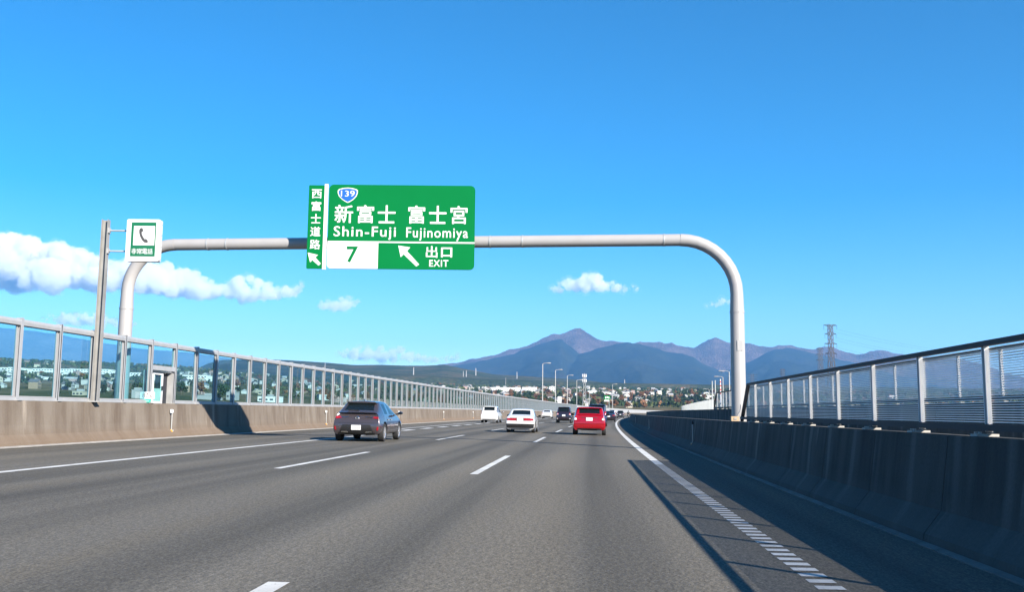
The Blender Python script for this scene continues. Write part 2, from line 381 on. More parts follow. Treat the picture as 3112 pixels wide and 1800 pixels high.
HA = [(380, 1182), (500, 1160), (556, 1140), (625, 1103), (670, 1091), (780, 1088.5), (872, 1092), (995, 1100), (1075, 1107), (1154, 1106), (1233, 1109), (1293, 1109), (1352, 1106), (1430, 1122), (1500, 1136), (1620, 1143), (1793, 1155), (1862, 1166), (2055, 1176), (2155, 1180), (2500, 1190), (3300, 1200)]
HB = [(500, 1185), (640, 1172), (800, 1150), (950, 1132), (1150, 1128), (1300, 1134), (1400, 1146), (1600, 1158), (1800, 1172), (2100, 1182), (3200, 1205)]
hill = terrain_mat('wooded_hill', [(.3, (.022, .032, .018)), (.5, (.04, .05, .025)), (.62, (.085, .07, .04)), (.72, (.05, .06, .03)), (.82, (.17, .13, .09))], .006, .6, 12)
hills = ridge_mesh('hills', [(HA, 5400, 3700, 1300, 0), (HB, 4500, 3300, 900, 0)], [hill], 3200, 6600, 64, -.56, .6, 300, 40, 'dark wooded foothills behind the town', .45)

# ================================================================== ROAD
S0, S1 = -30.0, 900.0
def nearstep(a, b):
    return sweep
mb = MB()
def road_strip(mb, t0, t1, s0, s1, z, n=1, near=1.0, toff=None):
    ss = srange(s0, s1, near)
    ts = [t0+(t1-t0)*k/n for k in range(n+1)]
    vs = [W(t+(toff(s) if toff else 0), s, z) for s in ss for t in ts]; m = n+1
    fs = [(i*m+k, i*m+k+1, (i+1)*m+k+1, (i+1)*m+k) for i in range(len(ss)-1) for k in range(n)]
    us = [[(ss[i], ts[k]), (ss[i], ts[k+1]), (ss[i+1], ts[k+1]), (ss[i+1], ts[k])] for i in range(len(ss)-1) for k in range(n)]
    mb.add(vs, fs, us); return mb
road_strip(mb, GL-.02, GR_+.02, S0, S1, 0, 6, 1.0)
road = mb.build('road', MAT['asphalt']); tag(road, 'grey motorway carriageway curving gently right', kind='structure')
mb = MB(); road_strip(mb, 7.5, 19.6, S0, S1, .25, 4, 2.0)
road2 = mb.build('opposite_road', MAT['asphalt']); tag(road2, 'opposite carriageway beyond the central barriers', kind='structure')
mb = MB(); sweep(mb, [(-15.6, -.35), (20.2, -.35), (20.2, -1.6), (18.5, -2.2), (-13.8, -2.2), (-15.6, -1.6)], S0, S1, 3.0)
dk = mb.build('viaduct_deck', MAT['conP']); tag(dk, 'concrete deck carrying the road', kind='structure')
def lt(s):                                     # the left edge line moves out where the exit lane begins
    if s < 44: return 0
    u = min(1, (s-44)/18); a = -1.45*u*u*(3-2*u)
    return a - .40*min(1, max(0, (s-62)/40))
def line(name, t, wd, s0, s1, toff=None, near=1.0):
    mb = MB(); road_strip(mb, t-wd/2, t+wd/2, s0, s1, .004, 1, near, toff); return mb.build(name, MAT['paint'], road)
line('edge_line', XL, .20, S0, 700, lt)
line('edge_line', XR, .20, 24.2, 700)
for k in range(-2, 32):
    for X_, ph in ((XD2, 7.07), (XD1, 7.55)):
        s1 = ph + 20*k; line('lane_dash', X_, .15, s1-8, s1)
for k in range(24): line('exit_dash', -10.2, .42, 54.4+6.2*k, 57.5+6.2*k)
for k in range(0, 62):
    s = 5.0 + .28*k; line('rumble_stripe', XR, .20, s, s+.15)
mb = MB()
for k in range(62, 69): road_strip(mb, XR-.1, XR+.1, 5.0+.28*k, 5.15+.28*k, .004)
for k in range(14): road_strip(mb, XR-.1, XR+.1, 1.0+.28*k, 1.15+.28*k, .004)
tag(mb.build('rumble_stripes', MAT['paint'], road), kind='stuff')
line('opposite_line', 8.6, .2, S0, 600).location.z = .25
line('opposite_line', 18.2, .2, S0, 600).location.z = .25

# ================================================================== LEFT BARRIER
def barrier(name, label, prof, mat, s0, s1, seg, gutter=None, gmat=None):
    root = thing(name, label, 'barrier', W(prof[0][0], max(s0, 5)))
    s = s0
    while s < s1:
        e = min(s1, s+seg); mb = MB(); sweep(mb, prof, s, e-.018, 1.0); mb.build('concrete_segment', mat, root, world=True); s = e
    if gutter:
        mb = MB(); sweep(mb, gutter, s0, s1, 1.0); mb.build('gutter', gmat or MAT['gut'], root, world=True)
    return root
profL = [(GL, 0), (GL-.02, .10), (-14.93, .30), (-14.965, .55), (TL, 1.197), (TL-.30, 1.197), (TL-.30, -.35), (GL, -.35)]
barL = barrier('concrete_barrier', 'brown stained concrete barrier under the glass noise wall along the left shoulder', profL, MAT['conL'], S0, 890, 5.0,
               [(GL+.20, .006), (GL+.20, -.05), (GL+.002, -.05), (GL+.002, .03)])
profR = [(GR_, 0), (GR_+.02, .10), (3.52, .32), (3.56, .6), (TR, 1.059), (TR+.36, 1.059), (TR+.36, -.35), (GR_, -.35)]
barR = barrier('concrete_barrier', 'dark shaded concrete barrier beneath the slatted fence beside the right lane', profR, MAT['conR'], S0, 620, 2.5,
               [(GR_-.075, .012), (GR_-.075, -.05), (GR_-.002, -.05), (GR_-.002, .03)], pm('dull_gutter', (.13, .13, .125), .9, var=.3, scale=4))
T2 = 7.0
profM = [(T2, -.2), (T2, 1.52), (T2+.34, 1.52), (T2+.55, .3), (T2+.55, -.2)]
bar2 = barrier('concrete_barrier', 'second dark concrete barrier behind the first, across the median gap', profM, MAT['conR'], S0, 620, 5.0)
profF = [(19.6, 0.2), (19.6, 1.5), (20.0, 1.5), (20.0, -.35), (19.6, -.35)]
bar3 = barrier('concrete_barrier', 'far concrete barrier on the outer side of the opposite carriageway', profF, MAT['conL'], S0, 620, 10.0)

# noise wall on the left barrier
HL, ZB = 3.364, 1.197
FT = TL - .13
wallL = thing('noise_wall', 'long clear glass noise wall in a pale metal frame on the stained left barrier', 'noise wall', W(FT, 26.6, ZB))
wl0 = wallL.location.copy()
pm_ = MB().box((0, 0, (HL+.04-ZB)/2), (.15, .035, HL+.04-ZB)); pm_.box((.068, 0, (HL+.04-ZB)/2), (.014, .13, HL+.04-ZB)); pm_.box((-.068, 0, (HL+.04-ZB)/2), (.014, .13, HL+.04-ZB)); pm_.box((.06, 0, .01), (.2, .2, .02))
post_me = pm_.mesh('post', MAT['alu'])
gl_h = HL-.16-(ZB+.10)
def pane_mesh(h, L=1.87): return MB().box((0, L/2+.065, h/2), (.012, L, h)).mesh('glass_pane', MAT['pane'])
pane_me = pane_mesh(gl_h)
fr = MB()
for y_ in (.075, 1.925): fr.box((0, y_, gl_h/2), (.05, .028, gl_h))
for z_ in (.012, gl_h-.012): fr.box((0, 1.0, z_), (.05, 1.82, .024))
frame_me = fr.mesh('pane_frame', MAT['alu'])
S_P0 = 26.6-2*12
NB = 158
for k in range(NB):
    s = S_P0+2.0*k; p = W(FT, s, ZB)-wl0; rot = (math.atan(gr(s)), 0, -math.atan(hd(s+1)))
    put('post', post_me, wallL, p, (0, 0, rot[2]))
    door = abs(s-34.6) < .3
    if not door:
        put('glass_pane', pane_me, wallL, W(FT-.02, s, ZB+.10)-wl0, rot)
        if s < 130: put('pane_frame', frame_me, wallL, W(FT-.02, s, ZB+.10)-wl0, rot)
s_end = S_P0+2*NB
mb = MB(); sweep(mb, [(FT+.065, HL-.16), (FT+.075, HL-.07), (FT+.06, HL), (FT-.06, HL), (FT-.075, HL-.07), (FT-.065, HL-.16)], S_P0, s_end); mb.build('top_rail', MAT['alu'], wallL, world=True)
mb = MB(); sweep(mb, [(FT+.06, ZB+.004), (FT+.06, ZB+.095), (FT-.06, ZB+.095), (FT-.06, ZB+.004)], S_P0, 34.6); sweep(mb, [(FT+.06, ZB+.004), (FT+.06, ZB+.095), (FT-.06, ZB+.095), (FT-.06, ZB+.004)], 36.65, s_end); mb.build('bottom_rail', MAT['alu'], wallL, world=True)
mb = MB()
s = s_end
while s < 890:
    mb.box(W(FT, s, (HL+ZB)/2), (.15, .13, HL-ZB)); s += 2.0
sweep(mb, [(FT+.065, HL-.16), (FT+.065, HL), (FT-.065, HL), (FT-.065, HL-.16)], s_end, 890, caps=True); sweep(mb, [(FT+.02, ZB+.1), (FT+.02, HL-.16), (FT-.02, HL-.16), (FT-.02, ZB+.1)], 420, 890)
tag(mb.build('far_frame', MAT['alu'], wallL, world=True), kind='stuff')
# the service door in one bay
sd = 34.62; rotd = -math.atan(hd(sd+1))
dz0 = 1.16
put('glass_pane', pane_mesh(gl_h-dz0-.1), wallL, W(FT-.02, sd, ZB+.10+dz0+.1)-wl0, (0, 0, rotd))
mb = MB(); sweep(mb, [(FT+.07, ZB+dz0), (FT+.07, ZB+dz0+.16), (FT-.07, ZB+dz0+.16), (FT-.07, ZB+dz0)], sd, sd+1.98); mb.build('door_lintel', MAT['alu'], wallL, world=True)
dr = put('service_door', MB().box((0, .12, .55), (.06, .09, 1.1)).box((0, .86, .55), (.06, .09, 1.1)).box((0, .49, 1.06), (.058, .65, .08)).box((0, .49, .04), (.058, .65, .08)).mesh('service_door', MAT['white']), wallL, W(FT-.10, sd+.36, ZB)-wl0, (0, 0, rotd))
put('door_panel', MB().box((0, .49, .30), (.03, .65, .46)).mesh('door_panel', pm('teal_panel', (.16, .36, .34), .4)), dr)
put('door_glass', MB().box((0, .49, .78), (.014, .65, .48)).mesh('door_glass', MAT['pane']), dr)
put('door_handle', MB().box((.06, .80, .55), (.05, .03, .16)).mesh('door_handle', MAT['rail']), dr)
put('jamb_and_dark_opening', MB().box((-.12, 1.86, .575), (.24, .05, 1.15)).box((-.12, .05, .575), (.24, .05, 1.15)).box((-.12, .95, 1.135), (.24, 1.76, .03)).mesh('jamb_and_dark_opening', MAT['galv']), wallL, W(FT, sd, ZB)-wl0, (0, 0, rotd))
put('jamb_and_dark_opening', MB().box((-.20, 1.38, .55), (.05, .9, 1.1)).mesh('jamb_and_dark_opening', MAT['rail']), wallL, W(FT, sd, ZB)-wl0, (0, 0, rotd))  # dark sheet standing in for the shaded opening beside the door

# ================================================================== SLATTED FENCES ON THE MEDIAN BARRIERS
def slat_fence(name, label, t, zb, zt, ss, s_corner, endfoot, slant=.55):
    root = thing(name, label, 'fence', W(t, ss[0], zb)); l0 = root.location.copy(); h = zt-zb
    pmx = MB().box((.012, -.03, h/2+.02), (.044, .012, h-.04)).box((.012, .03, h/2+.02), (.044, .012, h-.04)).box((.012, 0, h/2+.02), (.012, .048, h-.04))
    pme = pmx.mesh('post', MAT['fpost']); pad = MB().box((-.03, 0, .012), (.20, .17, .024)).box((-.09, .05, .034), (.026, .026, .02)).box((-.09, -.05, .034), (.026, .026, .02)).mesh('base_plate', MAT['conP'])
    for s in ss:
        p = W(t, s, zb)-l0; put('post', pme, root, p, (0, 0, -math.atan(hd(s)))); put('base_plate', pad, root, p, (0, 0, -math.atan(hd(s))))
    mb = MB(); sweep(mb, [(t-.03, zt-.05), (t-.03, zt), (t+.03, zt), (t+.03, zt-.05)], ss[0], s_corner, .8); mb.build('top_rail', MAT['rail'], root, world=True)
    mb = MB(); sweep(mb, [(t-.045, zb+.055), (t-.045, zb+.115), (t+.045, zb+.115), (t+.045, zb+.055)], ss[0], s_corner+slant*1.9, .8); mb.build('bottom_rail', MAT['rail'], root, world=True)
    mb = MB(); mb.bar(W(t, s_corner-.03, zt-.03), W(t, s_corner+slant*1.9, zb+.03), .075); mb.build('sloping_rail', MAT['rail'], root, world=True)
    spans = list(zip(ss, ss[1:])) + [(ss[-1], s_corner+slant*1.9)]
    for a, b in spans:
        mb = MB(); n = int((h-.165)/.0232)
        for i in range(n):
            z = zb+.13+i*.0232; e = b-.004
            if e > s_corner: e = min(e, s_corner + slant*1.9*(1-(z-zb)/h)-.04)
            if e-a < .1: continue
            mb.add([W(t+.042, a+.01, z), W(t+.051, a+.01, z+.0005), W(t+.051, a+.01, z+.0087), W(t+.042, a+.01, z+.0082), W(t+.042, e, z), W(t+.051, e, z+.0005), W(t+.051, e, z+.0087), W(t+.042, e, z+.0082)],
                   [(0, 1, 5, 4), (1, 2, 6, 5), (2, 3, 7, 6), (3, 0, 4, 7), (0, 3, 2, 1), (4, 5, 6, 7)])
        tag(mb.build('slats', MAT['slat'], root, world=True), kind='stuff')
    return root
ss1 = [22.45-1.86*k for k in range(11)][::-1]
slat_fence('slatted_fence', 'steel slatted fence with a dark top rail and sloping end on the near right barrier', TR+.17, 1.063, 1.958, ss1, 23.35, 0)
ss2 = [13.2+2.0*k for k in range(-3, 23)]
slat_fence('slatted_fence', 'paler slatted fence on the second median barrier, seen through the first fence', T2+.17, 1.524, 2.48, ss2, ss2[-1]+.4, 0)

# ================================================================== GANTRY AND SIGNS
def glyph(body, mat, parent, box, y=-.034, bold=.03, name='letter'):
    """one string of raised sheet lettering fitted to box = (x0, x1, z0, z1) on a sign face"""
    o = text(name, body, 1.0, mat, parent, (0, 0, 0), (0, 0, 0), bold=0, depth=.002)
    if bold:
        src = o.data; mb = MB(); v0 = [v.co.copy() for v in src.vertices]; f0 = [tuple(q.vertices) for q in src.polygons]; bb = bold*.62
        for k in range(8): mb.add([q+Vector((bb*math.cos(k*PI/4), bb*math.sin(k*PI/4), .0004*k)) for q in v0], f0)
        mb.add([q+Vector((0, 0, .004)) for q in v0], f0); o.data = mb.mesh(name, mat)
    vs = o.data.vertices; xs = [v.co.x for v in vs]; ys = [v.co.y for v in vs]
    x0, x1, z0, z1 = box; ax, bx, ay, by = min(xs), max(xs), min(ys), max(ys)
    for v in vs:
        X = x0+(v.co.x-ax)/(bx-ax)*(x1-x0); Z = z0+(v.co.y-ay)/(by-ay)*(z1-z0); v.co = (X, y-v.co.z, Z)
    return o
def rrect(x0, x1, z0, z1, r, corners=(1, 1, 1, 1)):   # corners: bl, br, tr, tl
    out = []
    for (cx, cz, a0), on in zip(((x0+r, z0+r, 180), (x1-r, z0+r, 270), (x1-r, z1-r, 0), (x0+r, z1-r, 90)), corners):
        if on: out += [(cx+r*math.cos(math.radians(a0+15*k)), cz+r*math.sin(math.radians(a0+15*k))) for k in range(7)]
        else: out.append({180: (x0, z0), 270: (x1, z0), 0: (x1, z1), 90: (x0, z1)}[a0])
    return out
YL, YR = 34.1, 32.0
pl = at(380, 1009, YL); pr = at(2244, 1159, YR)
zl = at(667, 737, YL-.7).z; zr = at(1900, 738.5, YR+.8).z
gan = thing('sign_gantry', 'pale grey tubular portal arching over the whole carriageway and carrying the green signs', 'gantry', (pl.x, YL, 0))
rl, rr_ = 1.62, 1.78
def gp(x): return YL+(YR-YL)*(x-pl.x)/(pr.x-pl.x)
def arc(xc, zc, r, a0, a1, n=10):
    return [Vector((xc+r*math.cos(math.radians(a0+(a1-a0)*k/n)), gp(xc+r*math.cos(math.radians(a0+(a1-a0)*k/n))), zc+r*math.sin(math.radians(a0+(a1-a0)*k/n)))) for k in range(n+1)]
colL = [Vector((pl.x, YL, -1.2)), Vector((pl.x, YL, zl-rl-.6))] + arc(pl.x+rl, zl-rl, rl, 180, 90)
colR = arc(pr.x-rr_, zr-rr_, rr_, 90, 0) + [Vector((pr.x, YR, zr-rr_-.6)), Vector((pr.x, YR, -.6))]
MB().tube(colL, [.235, .225]+[.205]*(len(colL)-2), 28).build('column', MAT['pipe'], gan, True, True)
MB().tube(colR, [.205]*(len(colR)-2)+[.225, .24], 28).build('column', MAT['pipe'], gan, True, True)
xa, xb = colL[-1].x, colR[0].x
bp_ = lambda x: Vector((x, gp(x), zl+(zr-zl)*(x-xa)/(xb-xa)))
MB().tube([bp_(xa+.003), bp_(xa*.6+xb*.4), bp_(xb-.003)], .198, 28).build('beam', MAT['pipe'], gan, True, True)
for px in (605, 667, 1490, 1588, 2010):
    x = at(px, 737, 32.8).x; MB().tube([bp_(x-.022), bp_(x+.022)], .211, 28).build('weld_band', MAT['backs'], gan, True, True)
for x0_ in (colL[1], colR[-2]):
    MB().tube([x0_-Vector((0, 0, .03)), x0_+Vector((0, 0, .03))], .236, 28).build('weld_band', MAT['pipe'], gan, True, True)
    MB().box(x0_+Vector((.02, -.222, -1.1)), (.17, .03, .32)).build('access_plate', MAT['pipe'], gan, world=True)
MB().box((pr.x, YR, -.5), (.8, .8, .10)).build('base_flange', MAT['galv'], gan, world=True)
for q in ((-1, -1), (1, -1), (1, 1), (-1, 1)): MB().lathe([(0, 0), (.03, 0), (.03, .12), (0, .12)], (pr.x+.3*q[0], YR+.3*q[1], -.46), n=8).build('anchor_bolt', MAT['galv'], gan, world=True)
MB().box((pr.x, YR, -1.6), (1.5, 1.5, 2.1)).build('footing', MAT['conP'], gan, world=True)
# main direction sign
z7 = lambda x, y: (900+x/4.345, 530+y/4.345)
YS = 32.4
a, b, c_, d_ = at(*z7(435, 145), YS), at(*z7(2367, 145), YS), at(*z7(410, 1255), YS), at(*z7(2352, 1255), YS)
SX0, SX1, SZ0, SZ1 = (a.x+c_.x)/2, (b.x+d_.x)/2, (c_.z+d_.z)/2, (a.z+b.z)/2
WD, HT = SX1-SX0, SZ1-SZ0
sign = thing('direction_sign', 'large green direction sign with blue route shield and white 7 field on the gantry', 'road sign', (SX0, YS, SZ0))
def mp(zx, zy):
    r = (zy-145)/1110; l_, rt = 435-25*r, 2367-15*r
    return (zx-l_)/(rt-l_)*WD, HT*(1-r)
def mbox(x0, x1, y0, y1):
    (a0, b1), (a1, b0) = mp(x0, y0), mp(x1, y1); q0, _ = mp(x0, y1); q1, _ = mp(x1, y0)
    return ((a0+q0)/2, (a1+q1)/2, b0, b1)
def poly(pts, name, mat, parent, y=-.034, th=.006, f=None):
    return MB().prism([(f or mp)(*p) for p in pts], y, y+th).build(name, mat, parent)
MB().prism(rrect(0, WD, 0, HT, .16, (1, 1, 1, 1)), -.03, .03).build('panel', MAT['green'], sign)
bk = MB()
for k in range(6): bk.box((WD*(k+.5)/6, .07, HT/2), (.07, .07, HT-.2))
bk.build('backing_rib', MAT['backs'], sign)
zd0 = mp(410, 903)[1]
MB().prism(rrect(.003, mp(1085, 1080)[0], .003, zd0, .14, (1, 0, 0, 0)), -.036, -.029).build('exit_number_field', MAT['white'], sign)
MB().box((WD/2, -.0345, zd0), (WD-.006, .012, mp(0, 893)[1]-mp(0, 912)[1])).build('divider', MAT['white'], sign)
sh = []
for zx, zy in [(548, 222), (565, 205), (620, 190), (680, 185), (740, 190), (795, 205), (812, 222), (812, 255), (795, 300), (755, 345), (715, 372), (680, 388), (645, 372), (605, 345), (562, 300), (546, 255)]: sh.append((zx, zy))
shb = poly(sh, 'route_shield', MAT['white'], sign, -.036)
poly([(680+(x-680)*.90, 284+(y-284)*.87) for x, y in sh], 'shield_face', MAT['blue'], shb, -.040)
glyph('139', MAT['white'], shb, mbox(590, 772, 226, 304), -.044, 0, 'numeral')
for ch, x0, x1 in (('新', 508, 752), ('富', 803, 1028), ('士', 1078, 1312), ('富', 1480, 1703), ('士', 1755, 1985), ('宮', 2038, 2262)):
    glyph(ch, MAT['white'], sign, mbox(x0, x1, 415, 655), bold=.020, name='character')
glyph('Shin-Fuji', MAT['white'], sign, mbox(497, 1318, 697, 874), bold=.016, name='lettering')
glyph('Fujinomiya', MAT['white'], sign, mbox(1455, 2270, 705, 880), bold=.016, name='lettering')
glyph('7', MAT['green'], sign, mbox(672, 820, 963, 1172), -.042, .03, 'numeral')
glyph('出', MAT['white'], sign, mbox(1716, 1868, 948, 1102), bold=.020, name='character')
glyph('口', MAT['white'], sign, mbox(1915, 2062, 965, 1096), bold=.04, name='character')
glyph('EXIT', MAT['white'], sign, mbox(1760, 2012, 1130, 1218), bold=.03, name='lettering')
poly([(1352, 946), (1508, 968), (1468, 1018), (1628, 1190), (1590, 1218), (1424, 1060), (1384, 1098)], 'arrow', MAT['white'], sign)
for k in (.2, .5, .8):
    x = SX0+WD*k; MB().box((x, (YS+gp(x))/2-.05, bp_(x).z), (.12, gp(x)-YS-.2, .3)).build('bracket', MAT['galv'], sign, world=True)
# narrow side sign
a, b, c_, d_ = at(*z7(173, 145), YS), at(*z7(378, 145), YS), at(*z7(135, 1248), YS), at(*z7(344, 1248), YS)
TX0, TX1, TZ0, TZ1 = (a.x+c_.x)/2, (b.x+d_.x)/2, (c_.z+d_.z)/2, (a.z+b.z)/2
side = thing('road_name_sign', 'tall narrow green sign with white characters and arrow, left of the large sign', 'road sign', (TX0, YS, TZ0))
def mq(zx, zy):
    r = (zy-145)/1103; l_, rt = 173-38*r, 378-34*r
    return (zx-l_)/(rt-l_)*(TX1-TX0), (TZ1-TZ0)*(1-r)
def qbox(x0, x1, y0, y1):
    (a0, b1), (a1, b0) = mq(x0, y0), mq(x1, y1); q0, _ = mq(x0, y1); q1, _ = mq(x1, y0)
    return ((a0+q0)/2, (a1+q1)/2, b0, b1)
MB().prism(rrect(0, TX1-TX0, 0, TZ1-TZ0, .03), -.03, .03).build('panel', MAT['green'], side)
MB().box((TX1-TX0+.065, -.015, (TZ1-TZ0)/2+.01), (.118, .05, TZ1-TZ0+.06)).build('white_edge_strip', MAT['white'], side)
for ch, bx in (('西', (208, 340, 200, 322)), ('富', (204, 332, 360, 488)), ('士', (197, 328, 527, 653)), ('道', (189, 323, 696, 824)), ('路', (184, 320, 866, 994))):
    glyph(ch, MAT['white'], side, qbox(*bx), bold=.022, name='character')
poly([(156, 1038), (293, 1068), (257, 1100), (329, 1180), (300, 1208), (217, 1136), (188, 1166)], 'arrow', MAT['white'], side, f=mq)
x = (TX0+TX1)/2; MB().box((x, (YS+gp(x))/2-.05, bp_(x).z), (.12, gp(x)-YS-.2, .3)).build('bracket', MAT['galv'], side, world=True)

# emergency telephone sign on its post
z6 = lambda x, y: (250+x/2.916, 550+y/2.916)
YP = 30.55
pb, pt = at(301, 1000, YP), at(*z6(215, 345), YP)
px_ = (pb.x+pt.x)/2; zbase = W(TL-.1, YP, ZB).z
phone = thing('emergency_phone_sign', 'white box sign with a black telephone handset on a tall stained post', 'road sign', (px_, YP, zbase))
hp = MB().box((-.092, 0, (pt.z-zbase)/2), (.018, .20, pt.z-zbase)).box((.092, 0, (pt.z-zbase)/2), (.018, .20, pt.z-zbase)).box((0, .02, (pt.z-zbase)/2), (.164, .014, pt.z-zbase-.02))
hp.build('post', MAT['rust'], phone); MB().box((0, 0, .015), (.36, .3, .03)).build('base_plate', MAT['galv'], phone)
f0, f1, f2, f3 = at(*z6(398, 340), YP-.12), at(*z6(692, 340), YP-.12), at(*z6(378, 712), YP-.12), at(*z6(676, 712), YP-.12)
bx0, bx1, bz0, bz1 = (f0.x+f2.x)/2-px_, (f1.x+f3.x)/2-px_, (f2.z+f3.z)/2-zbase, (f0.z+f1.z)/2-zbase
bw, bh = bx1-bx0, bz1-bz0; yf = -.12
MB().prism(rrect(bx0, bx1, bz0, bz1, .05), yf, yf+.22).build('box', MAT['white'], phone)
def mt(zx, zy):
    r = (zy-340)/372; l_, rt = 398-20*r, 692-16*r
    return bx0+(zx-l_)/(rt-l_)*bw, bz0+bh*(1-r)
def tbox(x0, x1, y0, y1): return (mt(x0, (y0+y1)/2)[0], mt(x1, (y0+y1)/2)[0], mt(0, y1)[1], mt(0, y0)[1])
x0, x1, z0, z1 = tbox(432, 650, 367, 669); fc = MB().box(((x0+x1)/2, yf-.004, (z0+z1)/2), (x1-x0, .008, z1-z0)).build('green_face', MAT['green2'], phone)
x0, x1, z0, z1 = tbox(455, 642, 400, 572); MB().box(((x0+x1)/2, yf-.010, (z0+z1)/2), (x1-x0, .006, z1-z0)).build('white_field', MAT['white'], fc)
poly([(527, 417), (540, 428), (541, 449), (529, 452), (529, 470), (540, 497), (555, 518), (567, 513), (582, 530), (584, 545), (570, 550), (550, 545), (530, 524), (514, 492), (506, 462), (506, 435), (514, 420)], 'handset', MAT['ink'], fc, yf-.018, .006, mt)
for k, ch in enumerate('非常電話'): glyph(ch, MAT['white'], fc, tbox(437+48*k, 482+48*k, 600, 650), yf-.012, .008, 'character')
for k, zy in enumerate((437, 619)):
    zz = mt(0, zy)[1]; MB().tube([(.10, 0, zz), (bx0+.01, .03, zz)], .028, 10).build('arm', MAT['galv'], phone, True)
    MB().box((.12, 0, zz), (.05, .14, .16)).build('clamp', MAT['galv'], phone)
for zy in (382, 475, 578, 690): MB().box((bx1+.012, -.01, mt(0, zy)[1]), (.024, .05, .045)).build('hinge', MAT['galv'], phone)

# kilometre post
kp = W(TL-.05, 34.35, ZB)
post = thing('kilometre_sign', 'small white kilometre plate reading 87.6 above a green tab on the left barrier', 'marker sign', kp, (0, 0, -.05))
MB().box((0, .03, .16), (.04, .03, .32)).build('bracket', MAT['galv'], post)
MB().box((0, 0, .265), (.50, .02, .235)).build('plate', MAT['white'], post)
MB().prism([(-.15, .145), (-.10, .02), (.10, .02), (.15, .145)], -.01, .01).build('green_tab', pm('mint_tab', (.05, .42, .32), .4), post)
glyph('87', MAT['fade'], post, (-.17, .03, .18, .35), -.014, .0, 'numeral'); glyph('6', MAT['fade'], post, (.085, .165, .18, .30), -.014, 0, 'numeral')
glyph('km', MAT['white'], post, (-.06, .06, .06, .10), -.013, .01, 'lettering')
# delineators: a rod up the barrier face with a square head and a round amber reflector
def delineator(s, t, sgn, label, dark=False):
    p = W(t, s, 0); o = thing('delineator', label, 'delineator', p, (0, 0, -math.atan(hd(s))), 'delineators fixed to the barrier faces')
    put('rod', DM[0], o); put('head', DM[4] if dark else DM[1], o); r = put('reflector', DM[2], o); put('housing', DM[3], o)
DM = (MB().tube([(0, 0, .2), (0, 0, .92)], .018, 8).mesh('rod', MAT['galv']), MB().box((0, 0, .93), (.06, .10, .10)).box((0, -.055, .93), (.09, .02, .13)).mesh('head', MAT['white']),
      MB().lathe([(0, -.03), (.07, -.03), (.075, .0), (.07, .03), (0, .03)], (-.0, -.06, .20), 'Y', 14).mesh('reflector', MAT['orange']), MB().box((0, .03, .20), (.12, .10, .14)).mesh('housing', MAT['galv']), MB().box((0, 0, .93), (.06, .10, .10)).mesh('head', MAT['rail']))  # last head coloured dark to stand for the right barrier's shade
for k, s in enumerate((36.05, 56.5, 76.5, 97, 117, 137)):
    delineator(s, -14.89 if k else -14.90, 1, ['amber delineator with a white head on the left barrier, nearest the camera', 'amber delineator on the left barrier, just behind the grey hatchback', 'amber delineator on the left barrier, hidden part by the grey hatchback', 'amber delineator on the left barrier before the white minivan', 'tiny delineator on the left barrier beyond the white minivan', 'farthest tiny delineator on the left barrier'][k])
for k, s in enumerate((33.45, 62, 92)):
    delineator(s, 3.50, -1, ['amber delineator on the shaded right barrier, nearest of its row', 'amber delineator on the shaded right barrier, middle of its row', 'amber delineator on the shaded right barrier, farthest of its row'][k], True)
# junction box and conduit on the right barrier at the column
jb = thing('junction_box', 'small buff concrete block on the right barrier top at the foot of the gantry column', 'block', W(TR+.16, 25.55, 1.061), (0, 0, -.08))
MB().box((0, 0, .06), (.20, .26, .12)).build('block', MAT['conB'], jb); MB().box((0, -.135, .06), (.07, .012, .05)).build('cover', MAT['rust'], jb)
MB().tube([(.08, .05, .12), (.10, .05, .17), (.15, .05, .24), (.17, .05, .33), (.17, .05, .42)], .022, 10).build('conduit', MAT['pipe'], jb, True)

